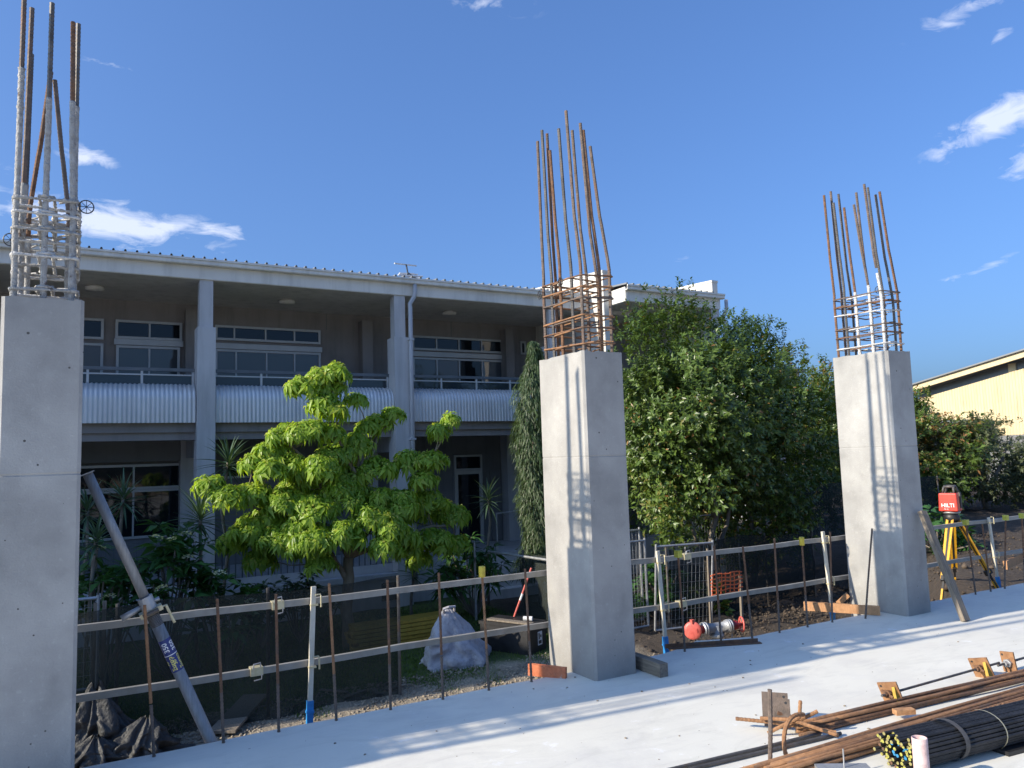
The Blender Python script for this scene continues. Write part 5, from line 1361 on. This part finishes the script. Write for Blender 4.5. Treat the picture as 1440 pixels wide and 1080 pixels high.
# ------------------------------------------------------------------ laser level on its tripod
def laser():
    c = Vector((9.2, 5.62, .80)); gz = -.16
    t = thing('surveying_tripod', 'yellow and black surveying tripod behind the rails', 'tripod', (c.x, c.y, gz))
    MB().lathe(c, (0, 0, 1), [(-.10, .05), (-.07, .085), (-.02, .09), (0, .075), (.01, .07)], 18).build('head', M['black'], t, True)
    for k, f in enumerate((Vector((9.72, 5.42, gz)), Vector((9.86, 6.05, gz - .02)), Vector((8.60, 5.46, gz)))):
        d = (f - c); d.z = 0; d.normalize(); p = c + d * .07 + Vector((0, 0, -.06)); a = (f - p).normalized(); s_ = a.cross(Vector((0, 0, 1))).normalized(); q = p + a * ((f - p).length * .72)
        leg = MB(); 
        for sg in (-1, 1): leg.beam(p + s_ * sg * .028, q + s_ * sg * .022, .017, .026, s_)
        lo = leg.build('leg', M['trip_yel'], t)
        MB().beam(p + a * .1, f - a * .06, .02, .022, s_).build('inner_leg', M['black'], lo)
        MB().beam(q - a * .03, q + a * .03, .085, .04, s_).build('leg_clamp', M['black'], lo)
        MB().beam(f - a * .17, f - a * .02, .04, .02, s_).build('foot', M['trip_yel'], lo)
        MB().tube(f - a * .02, f + a * .03, .012, 8, r2=.002).build('spike', M['galv'], lo)
    # the level itself
    l = thing('laser_level', 'red rotating laser level with grey carry handle on the tripod', 'laser level', (c.x, c.y, c.z + .01))
    view = Vector((-c.x, -c.y, 0)).normalized(); rt = Vector((-view.y, view.x, 0))     # faces the slab side
    fdir = Vector((-.96, -.28, 0)).normalized(); sd = Vector((.28, -.96, 0)).normalized()
    b = Vector((c.x, c.y, c.z + .012))
    MB().lathe(b, (0, 0, 1), [(0, .09), (.012, .1), (.022, .1), (.026, .08)], 20).build('base_plate', M['galv'], l, True)
    def blk(f0, f1, s0, s1, z0, z1, tap=.0):
        m = MB(); P = lambda f, s_, z: b + fdir * f + sd * s_ + Vector((0, 0, z))
        m.add([P(f0, s0, z0), P(f1, s0, z0), P(f1, s1, z0), P(f0, s1, z0), P(f0, s0 + tap, z1), P(f1 - tap, s0 + tap, z1), P(f1 - tap, s1 - tap, z1), P(f0, s1 - tap, z1)],
              [(3, 2, 1, 0), (4, 5, 6, 7), (0, 1, 5, 4), (1, 2, 6, 5), (2, 3, 7, 6), (3, 0, 4, 7)]); return m
    def bev(o, w_=.012):
        md = o.modifiers.new('bevel', 'BEVEL'); md.width = w_; md.segments = 3; return o
    body = bev(blk(.0, .115, -.105, .105, .03, .245, .008).build('body', M['red_laser'], l))
    bev(blk(-.10, -.002, -.10, .10, .03, .06).build('rear_base', M['red_laser'], l), .01)
    bev(blk(-.075, -.003, -.06, .06, .062, .20).build('rotor_housing', M['black'], l), .01)
    MB().lathe(b + fdir * -.04 + Vector((0, 0, .2)), (0, 0, 1), [(0, .04), (.03, .04), (.035, .03)], 16).build('rotor', M['dark_alu'], l, True)
    for s_ in (-.085, .085): bev(blk(-.1, -.075, s_ - .014, s_ + .014, .06, .25).build('guard_post', M['greysteel'], l), .005)
    P = lambda f, s_, z: b + fdir * f + sd * s_ + Vector((0, 0, z))
    m = MB(); m.path([P(.05, -.06, .243), P(.04, -.055, .30), P(.0, -.05, .325), P(-.05, -.05, .325), P(-.09, -.06, .28), P(-.09, -.07, .24)], .0135, 8)
    m.path([P(.05, .06, .243), P(.04, .055, .30), P(.0, .05, .325), P(-.05, .05, .325), P(-.09, .06, .28), P(-.09, .07, .24)], .0135, 8)
    m.tube(P(.02, -.052, .318), P(.02, .052, .318), .013, 8); m.tube(P(-.05, -.05, .325), P(-.05, .05, .325), .013, 8); m.build('handle', M['greysteel'], l, True)
    e = b + fdir * .1145
    text_mesh('HILTI', .062, M['txt_w'], body, lambda x, y: e + sd * -0 + sd * (x * -1 if False else x) + Vector((0, 0, .10 + y)) + fdir * .0015, True)
    text_mesh('PR 30', .02, M['txt_w'], body, lambda x, y: e + sd * (x - .02) + Vector((0, 0, .055 + y)) + fdir * .0015)
laser()

# ------------------------------------------------------------------ timbers on the slab
def timber(name, mat, p, q, w_, h, label, up=(0, 0, 1)):
    """a sawn length; its mesh runs along its own z so that the grain follows it"""
    p = Vector(p); q = Vector(q); d = q - p; L = d.length
    m = MB(); n = 8; rg_ = random.Random(int(L * 1000)); 
    rows = []
    for i in range(n + 1):
        z = L * i / n; j = lambda: rg_.uniform(-.0015, .0015)
        rows.append([(-w_ / 2 + j(), -h / 2 + j(), z), (w_ / 2 + j(), -h / 2 + j(), z), (w_ / 2 + j(), h / 2 + j(), z), (-w_ / 2 + j(), h / 2 + j(), z), ])
    for r_ in rows: r_.append(r_[0])
    m.sheet(rows); m.add(rows[0][:4], [(3, 2, 1, 0)]); m.add(rows[-1][:4], [(0, 1, 2, 3)])
    o = m.build(name, mat)
    z = d.normalized(); y = Vector(up); y = (y - z * y.dot(z)).normalized(); x = y.cross(z)
    o.matrix_world = Matrix(((x.x, y.x, z.x, p.x), (x.y, y.y, z.y, p.y), (x.z, y.z, z.z, p.z), (0, 0, 0, 1)))
    tag(o, label, 'timber'); return o
timber('timber_block', M['timber_grey'], (3.815, 5.30, .05), (3.80, 4.59, .05), .075, .095, 'dark weathered timber lying against the right foot of the middle column')
timber('timber_block', M['timber_or'], (6.46, 5.56, .055), (6.86, 4.985, .045), .045, .085, 'long orange timber on the slab edge left of the right column')
timber('timber_block', M['timber_or'], (6.90, 5.50, .03), (6.97, 5.42, .13), .06, .045, 'short orange timber end tucked behind the right column foot')
timber('formwork_offcut', M['formply'], (3.01, 5.22, .045), (3.20, 4.99, .035), .035, .085, 'bright orange formwork offcut at the left foot of the middle column')
timber('timber_plank', M['timber_grey'], (7.22, 4.36, .005), (7.27, 4.735, .995), .085, .045, 'grey timber leaning up against the right column', (0, 1, 0))
timber('timber_block', M['timber_or'], (9.75, 5.35, .17), (10.6, 5.6, .17), .045, .1, 'orange timber end at the right edge beyond the tripod')
m = MB(); m.beam((4.36, 5.20, .006), (5.12, 4.89, .006), .05, .008); m.beam((4.35, 5.222, .022), (5.11, 4.912, .022), .006, .035)
tag(m.build('steel_angle', M['rust']), 'rusty steel angle lying on the slab below the hydrant', 'steel angle')

# ------------------------------------------------------------------ steel stacked on the slab at lower right
rgp = random.Random(21)
def wavy(a, b, r, n=10, amp=.006, seed=0):
    rg_ = random.Random(seed); a = Vector(a); b = Vector(b)
    pts = [a + (b - a) * (i / n) + Vector((0, rg_.uniform(-amp, amp), rg_.uniform(0, amp * .4))) for i in range(n + 1)]
    return MB().path(pts, r, 8)
G1 = 'rusty bars in the loose pile'
k = 0
for i in range(11):                                       # upper run: from the tangle towards the top right
    y0 = 3.30 - .019 * (i % 6) + rgp.uniform(-.01, .01); lay = i // 6
    a = (3.62 + rgp.uniform(0, .25), y0, .014 + lay * .024 + .012 * (i % 2)); b = (9.3 + rgp.uniform(-.4, .4), y0 - .42 + rgp.uniform(-.05, .05), .014 + lay * .024)
    tag(wavy(a, b, .0115, 10, .01, i).build('loose_rebar', [M['rust_lt'], M['rust'], M['rust']][i % 3], None, True), 'long rusty bar in the upper run of the loose pile at lower right', 'rebar', 'rusty bars of the upper run')
for i in range(14):                                       # lower run, brighter rust, crossing over
    y0 = 2.96 - .023 * (i % 7) + rgp.uniform(-.008, .008); lay = i // 7
    a = (2.85 + rgp.uniform(-.1, .35), y0 + .05, .018 + lay * .024); b = (9.0 + rgp.uniform(-.5, .5), y0 - .20 + rgp.uniform(-.03, .03), .045 + lay * .024)
    tag(wavy(a, b, .0115, 10, .008, 50 + i).build('loose_rebar', [M['rust_lt'], M['rust_lt'], M['rust']][i % 3], None, True), 'long orange rusty bar in the lower run of the loose pile at lower right', 'rebar', 'rusty bars of the lower run')
for i, (a, b) in enumerate((((2.55, 3.27, .012), (3.75, 3.17, .012)), ((2.58, 3.22, .012), (3.85, 3.11, .012)))):
    tag(wavy(a, b, .0105, 8, .003, 90 + i).build('grey_rod', M['greysteel'], None, True), '%s of two thin grey rods on the slab left of the rusty pile' % ('farther', 'nearer')[i], 'rod')
# tangle of bent bars at the end of the pile
def bent(pts, r, label, mat='rust_lt'):
    p = resample(pts, .011); tag(MB().path(p, [r * (1.15 if i % 2 else 1) for i in range(len(p))], 7).build('bent_rebar', M[mat]), label, 'rebar')
arc = [(3.33 + .16 * (1 - math.cos(a)), 3.05 + .05 * math.sin(a), .015 + .17 * math.sin(a)) for a in np.linspace(0, 1.9, 14)]
bent(arc, .011, 'curved rusty bar arching out of the end of the pile')
bent([(3.52, 3.40, .08), (3.60, 3.24, .10), (3.72, 3.02, .05)], .010, 'bent rusty bar lying across the end of the pile')
bent([(3.50, 3.33, .02), (3.62, 3.20, .12), (3.66, 3.22, .2)], .010, 'short rusty hook sticking up beside the curved bar')
bent([(3.44, 3.52, .06), (3.60, 3.36, .05), (3.80, 3.10, .03)], .010, 'rusty bar crossing under the leaning steel plates')
bent([(3.60, 3.28, .05), (3.74, 3.17, .14)], .010, 'stubby rusty bar end right of the curved bar')
bent([(3.22, 3.06, .0), (3.24, 3.06, .2), (3.25, 3.06, .37)], .011, 'lone rusty bar standing upright before the steel plates', 'rebar')
for i in range(4): bent([(4.72 + .05 * i, 2.76, .0), (4.73 + .05 * i, 2.76, .09)], .009, '%s of four little bar stubs between the pile and the black bundle' % ORD[i], 'rust')
# anchor plates on threaded rods
def plate(m, c, nrm, up, s_, th, hole=True):
    c = Vector(c); n = Vector(nrm).normalized(); u = Vector(up); u = (u - n * u.dot(n)).normalized(); v = n.cross(u)
    N = 8; inner = []; outer = []
    for k in range(N):
        a = 2 * PI * (k + .5) / N; ca, sa = math.cos(a), math.sin(a); mx_ = max(abs(ca), abs(sa))
        outer.append((ca / mx_ * s_[0] / 2, sa / mx_ * s_[1] / 2)); inner.append((s_[0] * .30 + ca * .010, s_[1] * .34 + sa * .010))
    out = []
    for off in (-th / 2, th / 2):
        out += [c + u * b_ + v * a_ + n * off for a_, b_ in ((-s_[0] / 2, -s_[1] / 2), (s_[0] / 2, -s_[1] / 2), (s_[0] / 2, s_[1] / 2), (-s_[0] / 2, s_[1] / 2))]
    m.add(out, [(3, 2, 1, 0), (4, 5, 6, 7), (0, 1, 5, 4), (1, 2, 6, 5), (2, 3, 7, 6), (3, 0, 4, 7)])
    for sg in (-1, 1):                                    # a bolt hole seen as a dark rim
        cc = c + u * (s_[1] * .36) - v * (s_[0] * .34) + n * sg * (th / 2 + .001)
        b_ = len(m.v); m.v += [cc + (u * math.cos(2 * PI * k / 8) + v * math.sin(2 * PI * k / 8)) * .008 for k in range(8)]
        m.f.append(tuple(range(b_, b_ + 8)) if sg > 0 else tuple(reversed(range(b_, b_ + 8)))); m.mi.append(1)
t_ = thing('anchor_rod', 'threaded rod carrying two rusty square plates on the slab', 'tie rod', (4.55, 3.28, 0))
rp, rq = Vector((4.46, 3.275, .075)), Vector((5.80, 3.285, .07))
MB().path(resample([rp, rq], .008), [.0085 if i % 2 else .0078 for i in range(len(resample([rp, rq], .008)))], 8).build('rod', M['greysteel'], t_)
for x, tl in ((4.56, .25), (5.57, .3)):
    m = MB(); plate(m, (x, 3.28, .072), (1, .25, tl), (.1, .25, 1), (.125, .145), .012); pl = m.build('plate', [M['rust_lt'], M['txt_k']], t_)
    m = MB(); m.beam((x + .012 - .03, 3.27 - .05, .03), (x + .004, 3.25, .115), .045, .02, (0, 1, 0)); m.build('wing_plate', M['yellowcap'] if False else M['clamp_y'] if 'clamp_y' in M else M['trip_rust'] if 'trip_rust' in M else M['yellow_board'], pl)
    m = MB(); m.lathe((x - .02, 3.28, .072), (-1, 0, 0), [(0, .026), (.022, .026), (.022, .016), (.045, .016)], 6); m.tube((x - .035, 3.28 - .04, .06), (x - .035, 3.28 + .04, .085), .009, 6); m.build('nut', M['rust'], pl)
t_ = thing('anchor_rod', 'second threaded rod with a single rusty plate at the right edge', 'tie rod', (5.9, 3.25, 0))
MB().tube((5.72, 3.25, .07), (7.0, 3.27, .07), .0085, 8).build('rod', M['greysteel'], t_)
m = MB(); plate(m, (5.86, 3.25, .07), (1, -.1, .05), (0, .12, 1), (.10, .15), .012); pl = m.build('plate', [M['rust_lt'], M['txt_k']], t_)
m = MB(); m.lathe((5.85, 3.25, .068), (-1, 0, 0), [(0, .03), (.02, .03), (.02, .02), (.05, .018)], 6); m.build('nut', M['galv'], pl)
t_ = thing('plate_pair', 'two rusty brown steel plates propped up at the end of the rusty pile', 'steel plate', (3.66, 3.42, 0))
m = MB(); plate(m, (3.66, 3.40, .085), (-.62, -.62, .30), (.15, .12, 1), (.15, .16), .01); m.build('plate', [M['rebar'], M['txt_k']], t_)
m = MB(); plate(m, (3.69, 3.44, .105), (-.62, -.62, .30), (.15, .12, 1), (.15, .16), .01); m.build('plate', [M['rebar'], M['txt_k']], t_)
MB().tube((3.66, 3.40, .085), (3.8, 3.3, .03), .014, 8).build('stub', M['rust'], t_)

# strapped bundle of black bars with painted ends
def bundle():
    A = Vector((3.68, 2.645, .088)); B = Vector((9.2, 2.02, .088)); d = (B - A).normalized()
    t = thing('bar_bundle', 'strapped bundle of black steel bars with yellow and blue painted ends', 'bar bundle', (A.x, A.y, 0))
    u = d.cross(Vector((0, 0, 1))).normalized(); v = u.cross(d).normalized(); r = .0098; rg_ = random.Random(2); pts = []
    yel = surf('lime_end_paint', (.25, .25, .05), (.42, .40, .09), scale=70, rough=.7, c3=(.12, .07, .04), c3lo=.55, c3hi=.62, c3scale=60)
    ylo = surf('faded_lime_end_paint', (.20, .17, .07), (.33, .30, .11), scale=70, rough=.7); blu = surf('blue_end_paint', (.02, .16, .34), (.04, .24, .46), scale=60, rough=.7)
    for j in range(-6, 7):
        for i in range(-8, 9):
            x = (i + (.5 if j % 2 else 0)) * r * 2.06 + rg_.uniform(-.0015, .0015); y = j * r * 1.80 + rg_.uniform(-.0015, .0015)
            if (x / .122) ** 2 + (y / .086) ** 2 < 1: pts.append((x, y))
    for i, (x, y) in enumerate(pts):
        off = rg_.uniform(-.035, .035) + (.03 if rg_.random() < .2 else 0); a = A + u * x + v * y + d * off
        e = blu if (abs(x - .015) < .045 and abs(y - .008) < .03 and rg_.random() < .8) else [yel, yel, ylo, yel, ylo, M['rust']][rg_.randrange(6)]
        tw = rg_.uniform(-.01, .01)
        pp = resample([a, a + (B + u * (x * 1.05 + tw) + v * (y + rg_.uniform(-.005, .005)) - a) * .45], .02); n_ = len(pp)
        pp.append(B + u * (x * 1.05 + tw) + v * (y + rg_.uniform(-.005, .005)))
        MB().path(pp, [r * (1.0 if q % 2 else .93) for q in range(len(pp))], 7, True, False, 0, 1).build('bar', [M['blacksteel'], e], t)
    def hoop(s_, w_, th, mat, name):
        c = A + d * s_; g = []
        for e in (-w_ / 2, w_ / 2):
            g.append([c + d * (e + .02 * math.sin(2 * PI * k / 28)) + u * math.cos(2 * PI * k / 28) * (.131 + th) + v * math.sin(2 * PI * k / 28) * (.095 + th) for k in range(29)])
        MB().sheet(g).build(name, mat, t, True)
    hoop(.36, .032, .003, M['greysteel'], 'strap'); hoop(.66, .008, .004, M['clamp'], 'tie_wire')
    return A, d
bundle()
# loose grey bars nearer than the bundle
for i in range(9):
    a = (4.35 + .07 * i + rgp.uniform(-.1, .1), 2.28 - .024 * i, .014); b = (9.2, 1.75 - .024 * i + rgp.uniform(-.03, .03), .014)
    tag(wavy(a, b, .0115, 6, .004, 130 + i).build('grey_bar', M['greysteel'], None, True), 'grey brown bar lying flat nearer than the black bundle at the corner', 'bar', 'grey bars in the lower right corner')
tag(MB().beam((4.3, 2.47, .012), (5.6, 2.32, .012), .09, .022).build('bearer', M['black']), 'black bearer under the bundle of bars', 'bearer')
def pipe():
    c = Vector((3.61, 2.46, 0)); m = MB(); n = 24; r0, r1 = .036, .0315; H = .225
    prof = [(r0, -.01), (r0, H - .002), (r0 - .0015, H), (r1 + .001, H), (r1, H - .002), (r1, .01)]
    m.sheet([[(c.x + r * math.cos(2 * PI * k / n), c.y + r * math.sin(2 * PI * k / n), z) for k in range(n + 1)] for r, z in prof])
    tag(m.build('pvc_pipe', M['pvc'], None, True), 'short pinkish plastic pipe standing upright before the black bundle', 'pipe')
pipe()
t_ = thing('grey_block', 'flat grey green block with a nail at the bottom edge', 'block', (3.38, 2.72, 0))
MB().beam((3.28, 2.80, .02), (3.5, 2.66, .02), .13, .04).build('block', M['cast'], t_); MB().tube((3.40, 2.74, .038), (3.40, 2.74, .13), .004, 6).build('nail', M['galv'], t_)
tag(MB().beam((4.33, 3.10, .045), (4.44, 3.05, .046), .05, .03).build('timber_packer', M['timber_or']), 'little orange timber packer under the rusty bars', 'packer')
tag(MB().beam((6.1, 3.13, .012), (7.4, 3.05, .012), .13, .02).build('grey_strip', M['galv']), 'flat grey strip on the slab behind the rusty bars at the right edge', 'strip')
m = MB()
rs_ = np.random.RandomState(31)
for i in range(150):
    x = rs_.uniform(1.2, 7.0); y = rs_.uniform(2.6, 5.0); s_ = rs_.uniform(.002, .004) if i % 4 else rs_.uniform(.004, .009)
    m.lathe((x, y, 0), (rs_.uniform(-.3, .3), rs_.uniform(-.3, .3), 1), [(0, s_), (s_ * .5, s_ * 1.1), (s_ * .9, s_ * .3)], 5)
stuff(m.build('slab_crumbs', M['pebble']), 'tiny crumbs of dirt scattered on the pale slab', 'crumbs')
